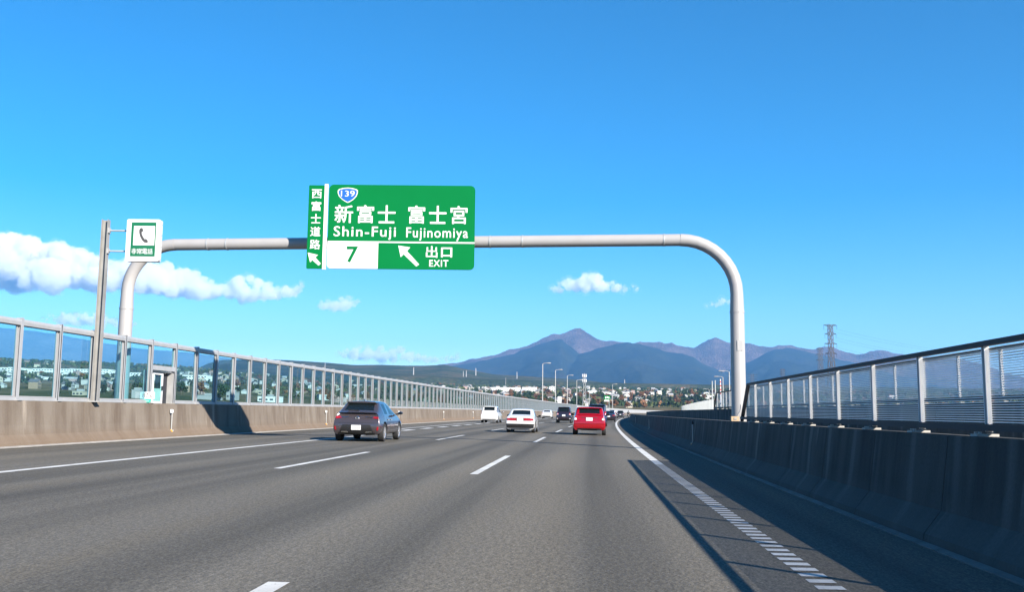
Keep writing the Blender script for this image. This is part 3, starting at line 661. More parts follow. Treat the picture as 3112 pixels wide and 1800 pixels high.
# ================================================================== VEHICLES
def rows_for(L, Wd, H, belt, yb, ytr, yws, ycw, hood, rear_zt, deck=None, roofw=.63, rake=.12, beltw=.90):
    w = Wd/2
    def r(y, w_, zb, wb, wt, zt, cr, sh=None): return dict(y=y, w=w_, zb=zb, wb=wb, wt=wt, zt=zt, cr=cr, sh=sh)
    bw = w*beltw; rw = w*roofw; rows = []
    rear = [.20, .18, .05, 0, rake*.6, rake, rake*.9, rake*.7]
    if deck:
        rows.append(r(0, w*.95, belt-.06, bw*.95, bw*.88, rear_zt, .015, rear)); rows.append(r(.06, w*.965, belt-.04, bw*.97, bw*.9, rear_zt+.005, .015))
        rows.append(r(deck*.5, w*.99, belt-.02, bw, bw*.9, rear_zt+.01, .02))
        rows.append(r(yb, w, belt, bw, bw*.86, rear_zt+.02, .02))
    else:
        rows.append(r(0, w*.93, belt-.06, bw*.92, bw*.86, rear_zt, .02, rear)); rows.append(r(.05, w*.95, belt-.04, bw*.95, bw*.88, rear_zt+.01, .02))
        rows.append(r(yb, w*.97, belt-.02, bw*.97, bw*.86, rear_zt+.03, .025))
    rows.append(r(ytr, w, belt, bw, rw, H-.075, .05))
    rows.append(r(ytr+.10, w, belt, bw, rw*1.01, H-.055, .05))
    mid = (ytr+yws)/2
    rows.append(r(mid-.05, w, belt, bw, rw*1.02, H-.04, .04)); rows.append(r(mid+.05, w, belt, bw, rw*1.02, H-.04, .04))
    rows.append(r(yws, w, belt, bw, rw, H-.075, .05))
    rows.append(r(ycw-.06, w, belt, bw, bw*.84, hood+.06, .03)); rows.append(r(ycw, w, belt-.01, bw*.99, bw*.84, hood+.03, .03))
    rows.append(r((ycw+L)/2, w*.99, hood-.06, bw*.96, bw*.78, hood-.01, .03))
    rows.append(r(L-.10, w*.93, hood-.16, bw*.86, bw*.66, hood-.12, .02))
    rows.append(r(L, w*.86, hood-.2, bw*.8, bw*.6, hood-.16, .01, [-.2, -.16, -.05, 0, -.05, -.12, -.12, -.12]))
    return rows
def car_mesh(rows, zbot, zmid):
    """control cage -> subdivided shell; material index = part"""
    vs, fs, mi = [], [], []; nR = len(rows)
    ring = lambda q, k, sg: None
    idx = {}
    def addv(key, co):
        if key not in idx: idx[key] = len(vs); vs.append(co)
        return idx[key]
    P = []
    for i, q in enumerate(rows):
        pts = [(0, zbot), (q['w']-.10, zbot), (q['w']-.015, zbot+.10), (q['w'], zmid), (q['wb'], q['zb']), (q['wt'], q['zt']), (q['wt']*.93, q['zt']+q['cr']*.4), (0, q['zt']+q['cr'])]
        P.append([(x, q['y']+(q['sh'][k] if q['sh'] else 0), z) for k, (x, z) in enumerate(pts)])
    def V(i, k, sg):
        x, y, z = P[i][k]; c = k in (0, 7)
        return addv((i, k, 0 if c else sg), (0 if c else sg*x, y, z))
    return P, V, vs, fs, mi
def make_car(name, label, s, t, spec, paint, cat='car', detail=True, group='cars and vans driving along the motorway', lamps='hatch', plate=(0, .62), side=1, twist=0, plate_txt=None, yaw_extra=0, facing=1):
    rows = rows_for(**spec['rows']); zb = spec.get('zbot', .24); zm = spec.get('zmid', .58)
    P, V, vs, fs, mi = car_mesh(rows, zb, zm); n = len(rows)
    deck = spec['rows'].get('deck'); iG = 3 if deck else 2     # row where the rear glass starts
    names = ['body', 'rear_window', 'windscreen', 'side_window', 'underbody']
    for i in range(n-1):
        for sg in (1, -1):
            for k in range(7):
                f = [V(i, k, sg), V(i, k+1, sg), V(i+1, k+1, sg), V(i+1, k, sg)]
                if sg < 0: f.reverse()
                m = 0
                if k == 6 and i == iG: m = 1
                if k == 6 and i == n-6: m = 2
                if k == 4 and i in ((iG+2, iG+4) if not spec.get('quarter') else (iG, iG+2, iG+4)): m = 3
                if k == 4 and i == n-6: m = 3
                if k == 0: m = 4
                fs.append(tuple(f)); mi.append(m)
    for i, sgn in ((0, -1), (n-1, 1)):                        # end caps, bulged at the middle
        cs = []
        for k in range(8):
            if k in (0, 7): cs.append(V(i, k, 1))
            else: x, y, z = P[i][k]; vs.append((0, y+sgn*.05*(P[i][k][0]/P[i][3][0]), z)); cs.append(len(vs)-1)
        for k in range(7):
            for sg in (1, -1):
                f = [V(i, k, sg), cs[k], cs[k+1], V(i, k+1, sg)] if k not in (0, 6) else ([V(i, 1, sg), cs[0], cs[1]] if k == 0 else [V(i, 6, sg), cs[6], cs[7]])
                if sg*sgn > 0: f = f[::-1]
                fs.append(tuple(f)); mi.append(0)
    me = bpy.data.meshes.new(name); me.from_pydata(vs, [], fs); me.polygons.foreach_set('material_index', mi)
    for _ in names: me.materials.append(MAT['black'])
    tmp = bpy.data.objects.new('tmp', me); COL.objects.link(tmp); md = tmp.modifiers.new('s', 'SUBSURF'); md.levels = 2; md.render_levels = 2
    bpy.context.view_layer.update(); dg = bpy.context.evaluated_depsgraph_get()
    sm = bpy.data.meshes.new_from_object(tmp.evaluated_get(dg)); COL.objects.unlink(tmp); bpy.data.objects.remove(tmp)
    bm = bmesh.new(); bm.from_mesh(sm); bmesh.ops.recalc_face_normals(bm, faces=bm.faces); bm.to_mesh(sm); bm.free()
    wr = spec.get('wr', .32); hw = spec['rows']['Wd']/2
    cut = MB()
    for y in spec['axles']:
        for sg in (1, -1): cut.lathe([(0, -.20), (wr+.055, -.20), (wr+.055, .25), (0, .25)], (sg*(hw-.08), y, wr+.01), 'X', 36)
    cme = cut.mesh('cut', [MAT['black']]*1)
    for _ in range(4): cme.materials.append(MAT['black'])
    cme.polygons.foreach_set('material_index', [4]*len(cme.polygons))
    ta = bpy.data.objects.new('ta', sm); tb = bpy.data.objects.new('tb', cme); COL.objects.link(ta); COL.objects.link(tb)
    md = ta.modifiers.new('b', 'BOOLEAN'); md.operation = 'DIFFERENCE'; md.object = tb; md.solver = 'EXACT'; md.use_self = True; md.material_mode = 'INDEX'
    bpy.context.view_layer.update(); full = sm; sm = bpy.data.meshes.new_from_object(ta.evaluated_get(bpy.context.evaluated_depsgraph_get()))
    bpy.data.objects.remove(ta); bpy.data.objects.remove(tb)
    L = spec['rows']['L']; p = W(t, s, 0)
    rot = Euler((math.atan(gr(s)), BETA, -math.atan(hd(s+L/2))+yaw_extra + (PI if facing < 0 else 0)), 'XYZ')
    root = thing(name, label, cat, p, rot, group)
    bvh = BVHTree.FromPolygons([v.co for v in full.vertices], [tuple(q.vertices) for q in full.polygons])
    by = {k: [] for k in range(5)}
    for q in sm.polygons: by[q.material_index].append(q)
    mats = [paint, MAT['cglass'], MAT['cglass'], MAT['cglass'], MAT['black']]
    nrm = [Vector((0, 0, 0)) for v in sm.vertices]; nrm4 = [Vector((0, 0, 0)) for v in sm.vertices]
    for q in sm.polygons:
        for vi in q.vertices: (nrm4 if q.material_index == 4 else nrm)[vi].__iadd__(q.normal*q.area)
    body = None
    for k in range(5):
        groups = [by[k]]
        if k == 3: groups = [[q for q in by[k] if (q.center.x > 0) == sd and (q.center.y < (rows[iG+3]['y']+rows[iG+2]['y'])/2+.2) == rr] for sd in (True, False) for rr in (True, False)]
        for g in groups:
            if not g: continue
            mp_ = {}; vv, ff, nn = [], [], []
            for q in g:
                f = []
                for vi in q.vertices:
                    if vi not in mp_: mp_[vi] = len(vv); vv.append(tuple(sm.vertices[vi].co)); nn.append(((nrm4 if k == 4 else nrm)[vi]).normalized())
                    f.append(mp_[vi])
                ff.append(tuple(f))
            m2 = bpy.data.meshes.new(names[k]); m2.from_pydata(vv, [], ff); m2.materials.append(mats[k]); m2.polygons.foreach_set('use_smooth', [True]*len(ff))
            m2.normals_split_custom_set_from_vertices(nn)
            o = put(names[k], m2, root)
            if k == 0: body = o
    # patches that follow the shell
    def hit(o_, d_):
        h = bvh.ray_cast(Vector(o_), Vector(d_)); return h[0]
    def patch(pname, quad, mat, axis='rear', th=.012, nu=6, nv=4, parent=None):
        g = []
        for j in range(nv+1):
            for i in range(nu+1):
                u, v = i/nu, j/nv
                a = Vector(quad[0]).lerp(Vector(quad[1]), u); b = Vector(quad[3]).lerp(Vector(quad[2]), u); q = a.lerp(b, v)
                if axis == 'rear': h = hit((q.x, -2, q.y), (0, 1, 0)); dn = Vector((0, -1, 0))
                elif axis == 'front': h = hit((q.x, L+2, q.y), (0, -1, 0)); dn = Vector((0, 1, 0))
                elif axis == 'right': h = hit((3, q.x, q.y), (-1, 0, 0)); dn = Vector((1, 0, 0))
                else: h = hit((-3, q.x, q.y), (1, 0, 0)); dn = Vector((-1, 0, 0))
                k_ = 0
                while h is None and k_ < 14:
                    k_ += 1; q = Vector((q.x*.97 if axis in ('rear', 'front') else q.x, q.y+(.5-q.y)*.06))
                    h = hit((q.x, -2, q.y), (0, 1, 0)) if axis == 'rear' else hit((q.x, L+2, q.y), (0, -1, 0)) if axis == 'front' else hit((3, q.x, q.y), (-1, 0, 0)) if axis == 'right' else hit((-3, q.x, q.y), (1, 0, 0))
                if h is None: return None
                g.append((h, dn))
        mb = MB(); m = nu+1; N0 = len(g)
        vs_ = [h+d*th for h, d in g] + [h-d*.02 for h, d in g]
        fs_ = [(j*m+i, j*m+i+1, (j+1)*m+i+1, (j+1)*m+i) for j in range(nv) for i in range(nu)]
        bd = list(range(m)) + [j*m+nu for j in range(1, nv+1)] + [nv*m+i for i in range(nu-1, -1, -1)] + [j*m for j in range(nv-1, 0, -1)]
        fs_ += [(bd[i], bd[(i+1) % len(bd)], bd[(i+1) % len(bd)]+N0, bd[i]+N0) for i in range(len(bd))]
        mb.add(vs_, fs_); return mb.build(pname, mat, parent or root, True)
    w = spec['rows']['Wd']/2
    for item in spec['rear']:
        nm, quad, mt_ = item[0], item[1], item[2]; th = item[3] if len(item) > 3 else .012
        mirror = item[4] if len(item) > 4 else False
        patch(nm, quad, paint if mt_ == 'body' else MAT[mt_], 'rear', th)
        if mirror: patch(nm, [(-quad[1][0], quad[1][1]), (-quad[0][0], quad[0][1]), (-quad[3][0], quad[3][1]), (-quad[2][0], quad[2][1])], paint if mt_ == 'body' else MAT[mt_], 'rear', th)
    px, pz = plate; h = hit((px, -2, pz), (0, 1, 0))
    if h is not None:
        pt_ = MB().box((px, h.y-.022, pz), (.34, .02, .17)).build('number_plate', MAT['plate'], root)
        if plate_txt: glyph(plate_txt, MAT['fade'], pt_, (px-.01, px+.14, pz-.055, pz+.03), h.y-.036, .0, 'numeral')
    if detail:
        patch('headlamp', [(w*.45, .62), (w*.80, .64), (w*.80, .72), (w*.45, .70)], MAT['clear'], 'front'); patch('headlamp', [(-w*.80, .64), (-w*.45, .62), (-w*.45, .70), (-w*.80, .72)], MAT['clear'], 'front')
        patch('grille', [(-w*.55, .36), (w*.55, .36), (w*.5, .52), (-w*.5, .52)], MAT['black'], 'front')
    wx = w-.125
    fw, rw_ = spec['axles'][1], spec['axles'][0]
    for y in (rw_, fw):
        for sg in (1, -1):
            wl = put('wheel', TYRE_HUB, root, (sg*wx, y, wr), (0, 0, 0 if sg > 0 else PI), (1, 1, 1))
            put('tyre', TYRES[0], wl, scale=(1, wr/.32, wr/.32)); put('rim', TYRES[1], wl, scale=(1, wr/.32, wr/.32))
    zmr = spec['rows']['belt']+.06; ymr = spec['rows']['ycw']-.25
    for sg in (1, -1):
        mr = MB().lathe([(0, -.07), (.075, -.065), (.10, -.02), (.095, .05), (.05, .1), (0, .11)], (sg*(w+.09), ymr, zmr), 'Y', 14)
        mo = mr.build('door_mirror', MAT['black'] if spec.get('blackmirror') else paint, root, True); mo.data.transform(Matrix.Translation((sg*(w+.09), ymr, zmr)) @ Matrix.Diagonal((.95, 1, .62, 1)) @ Matrix.Translation((-sg*(w+.09), -ymr, -zmr)))
        MB().lathe([(0, -.072), (.07, -.072), (.07, -.066)], (sg*(w+.095), ymr, zmr), 'Y', 14).build('mirror_glass', MAT['cglass'], mo).data.transform(Matrix.Translation((sg*(w+.095), ymr, zmr)) @ Matrix.Diagonal((.9, 1, .6, 1)) @ Matrix.Translation((-sg*(w+.095), -ymr, -zmr)))
        MB().bar((sg*(w-.10), ymr+.02, zmr-.05), (sg*(w+.05), ymr, zmr-.03), .05).build('mirror_stalk', MAT['black'], root)
    for sd, sg in (('right', 1), ('left', -1)):
        ym = (rows[iG+3]['y']+rows[iG+4]['y'])/2; zt_ = spec['rows']['belt']-.10
        for a_, b_ in ((rw_+wr+.05, ym-.012), (ym+.012, fw-wr-.09)):
            if b_-a_ < .3: continue
            dp = patch('door', [(a_, .40), (b_, .40), (b_, zt_), (a_, zt_)], paint, sd, .004, 5, 5)
            h = hit((3*sg, a_+.22, zt_-.08), (-sg, 0, 0))
            if dp and h is not None: MB().box((h.x+sg*.012, a_+.22, zt_-.08), (.03, .20, .03)).build('door_handle', paint if not spec.get('blackmirror') else MAT['black'], dp)
    if spec.get('wiper', True) and not deck:
        zw = spec['rows']['rear_zt']+.10; h = hit((0, -2, zw), (0, 1, 0))
        if h is not None: MB().bar((0.02, h.y-.03, zw), (-.38, h.y+.02, zw+.03), .018).build('wiper', MAT['black'], root)
    if spec.get('spoiler'):
        ys = spec['rows']['ytr']; H = spec['rows']['H']; rw2 = w*spec['rows'].get('roofw', .63)
        MB().prism([(-rw2*.97, H-.085), (rw2*.97, H-.085), (rw2*.86, H-.045), (0, H-.028), (-rw2*.86, H-.045)], ys-.14, ys+.10).build('roof_spoiler', paint, root)
    if spec.get('fin'):
        H = spec['rows']['H']; MB().prism([(-.02, H-.01), (.02, H-.01), (.008, H+.055), (-.008, H+.055)], spec['rows']['ytr']+.28, spec['rows']['ytr']+.40).build('antenna_fin', paint, root)
    for (ex, ez, er) in spec.get('exhaust', []):
        MB().lathe([(er*.7, .3), (er, .3), (er, 0), (er*.7, 0)], (ex, .02, ez), 'Y', 14).build('exhaust_tip', MAT['chrome'], root, True)
    if spec.get('emblem'):
        h = hit((0, -2, spec['emblem']), (0, 1, 0)); MB().tube([(.055*math.cos(a*PI/8), h.y-.014, spec['emblem']+.036*math.sin(a*PI/8)) for a in range(17)], 0.0256, 6).build('emblem', MAT['chrome'], root, True)
    return root
ty = MB().lathe([(.20, -.10), (.29, -.105), (.315, -.09), (.32, -.05), (.32, .05), (.315, .09), (.29, .105), (.215, .10)], axis='X', n=32)
rm = MB().lathe([(.216, -.1), (.216, .085), (.205, .098), (.19, .085), (.185, .03), (0, .03)], axis='X', n=32)
for k in range(5):
    a = 2*PI*k/5; q = Matrix.Rotation(a, 3, 'X')
    rm.box(q @ Vector((.07, 0, .10)), (.035, .045, .20), q)
rm.lathe([(0, .1), (.045, .098), (.05, .03)], axis='X', n=16)
TYRES = (ty.mesh('tyre', MAT['tyre'], True), rm.mesh('rim', MAT['rim'], True)); TYRE_HUB = MB().lathe([(0, -.05), (.09, -.05), (.09, .02), (0, .02)], axis='X', n=16).mesh('wheel', MAT['rail'])
PG = carpaint('grey_mauve_paint', (.078, .064, .070), .5, .25); PW = carpaint('white_paint', (.60, .60, .60)); PR = carpaint('red_paint', (.27, .002, .008), .1, .22)
PK = carpaint('black_purple_paint', (.016, .010, .018), .2); PN = carpaint('navy_paint', (.012, .026, .065), .3); PS = carpaint('dark_grey_paint', (.03, .03, .033), .3)
HATCH = dict(rows=dict(L=4.37, Wd=1.79, H=1.46, belt=.96, yb=.30, ytr=.86, yws=2.45, ycw=3.25, hood=.93, rear_zt=1.0, roofw=.64, rake=.28, beltw=.90), axles=(.78, 3.42), wr=.325, zbot=.23, zmid=.62, spoiler=True, fin=True, emblem=.84,
    rear=[('tail_lamp', [(.54, .835), (.80, .80), (.81, .885), (.60, .89)], 'tail', .014, True), ('lamp_chrome', [(.30, .865), (.62, .845), (.62, .86), (.30, .882)], 'chrome', .02, True), ('bumper_insert', [(-.62, .30), (.62, .30), (.50, .60), (-.50, .60)], 'black', .010), ('diffuser', [(-.70, .235), (.70, .235), (.64, .32), (-.64, .32)], 'black', .016),
          ('bumper_trim', [(.30, .315), (.56, .33), (.52, .365), (.36, .362)], 'chrome', .026, True), ('reflector', [(.72, .40), (.785, .42), (.79, .54), (.74, .53)], 'tail', .012, True), ('tailgate_crease', [(-.66, .655), (.66, .655), (.64, .672), (-.64, .672)], 'black', .005)])
RED = dict(rows=dict(L=4.36, Wd=1.79, H=1.50, belt=1.02, yb=.20, ytr=.48, yws=2.5, ycw=3.25, hood=.97, rear_zt=1.03, roofw=.76, rake=.14), axles=(.76, 3.40), wr=.32, zbot=.25, zmid=.62, spoiler=True, wiper=False, blackmirror=True,
    rear=[('tail_lamp', [(.47, .79), (.83, .76), (.80, .93), (.52, .93)], 'tail', .014, True), ('lamp_glint', [(.66, .80), (.78, .79), (.77, .90), (.68, .90)], 'clear', .022, True), ('number_recess', [(-.34, .73), (.34, .73), (.40, .92), (-.40, .92)], 'body', .003), ('handle_strip', [(-.42, .915), (.42, .915), (.42, .945), (-.42, .945)], 'black', .014), ('bumper_step', [(-.78, .60), (.78, .60), (.78, .625), (-.78, .625)], 'body', .025), ('diffuser', [(-.66, .255), (.66, .255), (.60, .36), (-.60, .36)], 'black', .012), ('reflector', [(.62, .42), (.74, .44), (.74, .50), (.62, .48)], 'tail', .012, True)])
AE = dict(rows=dict(L=4.20, Wd=1.63, H=1.33, belt=.86, yb=.62, ytr=1.28, yws=2.35, ycw=3.0, hood=.84, rear_zt=.90, deck=.55, roofw=.74, rake=.05, beltw=.96), axles=(.78, 3.18), wr=.295, zbot=.16, zmid=.60, blackmirror=True, exhaust=[(-.52, .28, .045)],
    rear=[('tail_lamp', [(.20, .67), (.72, .67), (.72, .79), (.20, .79)], 'tail', .014, True), ('lamp_surround', [(-.74, .655), (.74, .655), (.74, .805), (-.74, .805)], 'black', .006), ('bumper', [(-.75, .27), (.75, .27), (.775, .49), (-.775, .49)], 'black', .05), ('number_recess', [(-.20, .66), (.20, .66), (.20, .81), (-.20, .81)], 'black', .012), ('trunk_strip', [(-.7, .82), (.7, .82), (.7, .832), (-.7, .832)], 'black', .006)])
VANW = dict(rows=dict(L=4.55, Wd=1.70, H=1.60, belt=.98, yb=.16, ytr=.40, yws=2.7, ycw=3.6, hood=.98, rear_zt=1.04, roofw=.74, rake=.10), axles=(.80, 3.50), wr=.31, zbot=.22, zmid=.60, spoiler=True, wiper=False, quarter=True,
    rear=[('tail_lamp', [(.56, .84), (.78, .84), (.76, 1.00), (.60, 1.0)], 'clear', .012, True), ('lamp_red', [(.62, .86), (.77, .86), (.76, .92), (.63, .92)], 'tail', .020, True), ('garnish', [(-.40, .88), (.40, .88), (.40, .905), (-.40, .905)], 'chrome', .015), ('diffuser', [(-.68, .22), (.68, .22), (.66, .31), (-.66, .31)], 'black', .014), ('bumper_line', [(-.74, .40), (.74, .40), (.74, .412), (-.74, .412)], 'black', .006)])
VANK = dict(rows=dict(L=4.60, Wd=1.70, H=1.72, belt=1.0, yb=.14, ytr=.40, yws=2.9, ycw=3.7, hood=1.0, rear_zt=1.05, roofw=.72, rake=.08), axles=(.80, 3.55), wr=.31, zbot=.24, zmid=.62, spoiler=True, quarter=True, wiper=False,
    rear=[('tail_lamp', [(.54, .86), (.78, .86), (.75, 1.06), (.60, 1.08)], 'tail', .014, True), ('lamp_clear', [(.56, .90), (.76, .90), (.76, .95), (.57, .95)], 'clear', .022, True), ('diffuser', [(-.66, .245), (.66, .245), (.62, .40), (-.62, .40)], 'black', .012), ('reflector', [(.60, .44), (.72, .44), (.72, .50), (.60, .50)], 'clear', .014, True)])
TALL = dict(rows=dict(L=4.9, Wd=1.78, H=1.92, belt=1.08, yb=.12, ytr=.34, yws=3.3, ycw=4.1, hood=1.06, rear_zt=1.12, roofw=.80, rake=.06), axles=(.9, 3.85), wr=.33, zbot=.26, zmid=.66, spoiler=True, quarter=True, wiper=False,
    rear=[('tail_lamp', [(.62, .9), (.80, .9), (.78, 1.3), (.66, 1.3)], 'tail', .014, True), ('diffuser', [(-.7, .27), (.7, .27), (.66, .40), (-.66, .40)], 'black', .012)])
SED = dict(AE, rows=dict(AE['rows'], L=4.6, Wd=1.78, H=1.44, belt=.95, hood=.93, rear_zt=1.0, yb=.75, ytr=1.45, yws=2.65, ycw=3.4, deck=.6), axles=(.95, 3.65), exhaust=[], blackmirror=False,
    rear=[('tail_lamp', [(.48, .78), (.80, .78), (.78, .90), (.52, .90)], 'tail', .014, True), ('diffuser', [(-.74, .25), (.74, .25), (.72, .42), (-.72, .42)], 'black', .016)])
make_car('hatchback', 'mauve grey hatchback with chrome tail trim in the left lane, nearest car', 36.05-.78+.25, -8.17, HATCH, PG, plate=(0, .50), plate_txt='111')
make_car('hatchback', 'bright red hatchback with a high white number plate in the right lane', 53.6-.76, -.08, RED, PR, plate=(0, .84))
make_car('coupe', 'old boxy white two-door coupe with black bumper in the middle lane', 56.2-.78, -3.92, AE, PW, plate=(0, .73))
make_car('minivan', 'low white minivan in the exit lane beside the noise wall', 96.2-.8, -10.33, VANW, PW, plate=(0, .76))
make_car('minivan', 'black minivan with glowing red lamps ahead of the red hatchback', 106.8-.8, -3.78, VANK, PK, plate=(0, .80))
make_car('minivan', 'tall navy minivan partly hidden in front of the red hatchback', 88.0-.9, .04, TALL, PN, plate=(0, .70))
def t_at(px, s):
    best = None
    for k in range(-400, 400):
        t = k*.1; p = W(t, s, .5)-Vector((0, 0, EYE)); d = p.dot(fwd); x = 1556 + FPX*(p.dot(right))/d
        if best is None or abs(x-px) < best[0]: best = (abs(x-px), t)
    return best[1]
make_car('saloon', 'small white saloon far ahead in the exit lane before the noise wall', 172, t_at(1660, 172), SED, PW, plate=(0, .70), detail=False)
make_car('saloon', 'black car with a red lamp just past the tall navy minivan', 132, t_at(1851, 132), SED, PK, plate=(0, .70), detail=False)
make_car('saloon', 'dark grey car far ahead beside the bend of the white edge line', 228, t_at(1885, 228), dict(VANK), PS, plate=(0, .8), detail=False)
make_car('van', 'white van far ahead, half hidden behind the black car', 236, t_at(1860, 236), TALL, PW, plate=(0, .8), cat='van', detail=False)
make_car('saloon', 'white car on the opposite carriageway behind the dark median barrier', 300, 10.5, SED, PW, plate=(0, .7), detail=False, facing=-1)
# motorcycle and rider, far ahead
sm_ = 262; tm_ = t_at(1910, 262); rtm = (0, 0, -math.atan(hd(sm_)))
mo = thing('motorcycle', 'black motorcycle far ahead at the start of the bend', 'motorcycle', W(tm_, sm_), rtm)
for y in (.0, 1.4):
    q = put('wheel', TYRE_HUB, mo, (0, y, .31), scale=(.6, 1, 1)); put('tyre', TYRES[0], q, scale=(1.0, .97, .97)); put('rim', TYRES[1], q, scale=(.9, .97, .97))
MB().box((0, .7, .62), (.26, .8, .34)).box((0, .2, .78), (.26, .7, .14)).build('body', MAT['black'], mo); MB().bar((-.38, 1.15, 1.02), (.38, 1.15, 1.02), .04).build('handlebar', MAT['rail'], mo)
MB().tube([(0, 1.4, .31), (0, 1.18, 1.0)], .04, 8).build('fork', MAT['chrome'], mo); MB().box((0, -.18, .80), (.14, .05, .08)).build('tail_lamp', MAT['tail'], mo); MB().box((0, -.24, .62), (.2, .02, .14)).build('number_plate', MAT['plate'], mo)
def skin_body(name, joints, edges, mat, parent):
    me = bpy.data.meshes.new(name); me.from_pydata([j[0] for j in joints], edges, []); o = bpy.data.objects.new(name, me); COL.objects.link(o)
    sk = o.modifiers.new('skin', 'SKIN'); ss_ = o.modifiers.new('sub', 'SUBSURF'); ss_.levels = 1; ss_.render_levels = 1
    for i, j in enumerate(joints): me.skin_vertices[0].data[i].radius = (j[1], j[1])
    me.skin_vertices[0].data[0].use_root = True
    bpy.context.view_layer.update(); m2 = bpy.data.meshes.new_from_object(o.evaluated_get(bpy.context.evaluated_depsgraph_get())); bpy.data.objects.remove(o)
    m2.materials.clear(); m2.materials.append(mat); m2.polygons.foreach_set('use_smooth', [True]*len(m2.polygons)); return put(name, m2, parent)
rd = thing('person', 'rider in dark clothes and helmet astride the far motorcycle', 'person', W(tm_, sm_, .84), rtm)
skin_body('body', [((0, .18, .06), .16), ((0, .28, .32), .16), ((0, .40, .56), .18), ((0, .46, .70), .07), ((.22, .42, .56), .08), ((.32, .68, .34), .06), ((.34, 1.0, .20), .05), ((-.22, .42, .56), .08), ((-.32, .68, .34), .06), ((-.34, 1.0, .20), .05),
    ((.17, .26, .0), .11), ((.24, .62, -.10), .09), ((.22, .40, -.50), .07), ((.22, .56, -.56), .05), ((-.17, .26, .0), .11), ((-.24, .62, -.10), .09), ((-.22, .40, -.50), .07), ((-.22, .56, -.56), .05)],
    [(0, 1), (1, 2), (2, 3), (2, 4), (4, 5), (5, 6), (2, 7), (7, 8), (8, 9), (0, 10), (10, 11), (11, 12), (12, 13), (0, 14), (14, 15), (15, 16), (16, 17)], MAT['black'], rd)
MB().lathe([(0, -.13), (.09, -.12), (.125, -.05), (.135, .02), (.11, .10), (.05, .14), (0, .145)], (0, .48, .86), n=16).build('helmet', MAT['rail'], rd, True)

# ================================================================== FAR ROADSIDE
# milky noise wall on the outer side of the opposite carriageway
fw = thing('noise_wall', 'bright milky panel noise wall beyond the median barriers near the bend', 'noise wall', W(19.8, 196, 1.5))
fl0 = fw.location.copy()
for k in range(70):
    s = 196+4.0*k
    put('post', MB().box((0, 0, 1.37), (.14, .14, 2.78)).mesh('post', MAT['galv']) if k == 0 else bpy.data.meshes['post.fw'], fw, W(19.8, s, 1.5)-fl0, (0, 0, -math.atan(hd(s))))
    if k == 0: fw.children[0].data.name = 'post.fw'
    mb = MB(); sweep(mb, [(19.77, 1.52), (19.77, 4.2), (19.83, 4.2), (19.83, 1.52)], s+.09, s+3.91, 2.0); mb.build('milky_panel', MAT['frost'], fw, world=True)
# motorway lamps
lm_pole = MB().tube([(0, 0, 0), (0, 0, 11.6)], [.12, .08], 10).mesh('pole', MAT['galv'], True)
lm_arm = MB().tube([(0, 0, 11.55), (.25, 0, 11.72), (.9, 0, 11.8)], .06, 8).mesh('arm', MAT['galv'], True)
lm_head = MB().lathe([(0, -.5), (.08, -.45), (.12, -.2), (.13, .2), (.08, .45), (0, .5)], (1.3, 0, 11.78), 'X', 12).mesh('lamp_head', MAT['pipe'], True)
def lamp(label, s, t, h, rot=0, group='motorway lamps beyond the noise wall'):
    o = thing('motorway_lamp', label, 'street lamp', W(t, s, 0), (0, 0, rot-hd(s)), group); k = h/11.8
    for n_, m_ in (('pole', lm_pole), ('arm', lm_arm), ('lamp_head', lm_head)): put(n_, m_, o, scale=(1, 1, k))
    return o
for px, top, s, lb in ((1649, 1104, 214, 'tallest-looking lamp, leftmost of the row of pale lamp posts before the blue mountain'), (1688, 1124, 248, 'second lamp from the left in the row before the blue mountain'), (1724, 1141, 284, 'third lamp from the left in the row before the blue mountain'),
                       (1753, 1155, 324, 'fourth lamp in the row, just left of the antenna mast'), (1791, 1181, 420, 'short thin lamp just right of the antenna mast'), (1862, 1168, 372, 'lone lamp post right of the far green sign')):
    t = t_at(px, s); zt = at(px, top, s).z - W(t, s).z; lamp('pale grey '+lb, s, t, zt)
for px, top, s, lb in ((2219, 1128, 170, 'pale lamp post just left of the gantry column'), (2199, 1145, 205, 'pale lamp post, second left of the gantry column'), (2156, 1183, 300, 'low lamp post left of the group of chimneys')):
    t = t_at(px, s); lamp(lb, s, t, at(px, top, s).z-W(t, s).z, PI, 'motorway lamps on the opposite carriageway')
def far_sign(label, px0, px1, py0, py1, s, mat, legs, plate2=None, text_=None):
    a, b = at(px0, py0, s), at(px1, py1, s); t = t_at((px0+px1)/2, s); base = W(t, s, 0).z
    o = thing('far_sign', label, 'road sign', ((a.x+b.x)/2, s, base)); wd, h0, h1 = b.x-a.x, b.z-base, a.z-base
    MB().box((0, 0, (h0+h1)/2), (wd, .06, h1-h0)).build('panel', mat, o)
    for x in legs: MB().box((x*wd, .08, h1/2), (.12, .12, h1)).build('post', MAT['galv'], o)
    if plate2: q = at(px0, plate2, s).z-base; MB().box((-.08*wd, -.01, (h0+q)/2-.02), (wd*.8, .06, h0-q-.04)).build('white_plate', MAT['white'], o)
    if text_:
        for k in range(3): MB().box(((-.25+.25*k)*wd, -.04, (h0+h1)/2+.1*(k % 2)), (wd*.16, .01, (h1-h0)*.45)).build('white_lettering', MAT['white'], o)
    return o
far_sign('small far green road sign with a white plate under it, beyond the tall navy minivan', 1836, 1855, 1203, 1216, 330, MAT['green'], (.3,), 1221, True)
far_sign('pale blank board on two legs standing at the far noise wall', 1695, 1706, 1206, 1226, 262, MAT['white'], (-.3, .3))
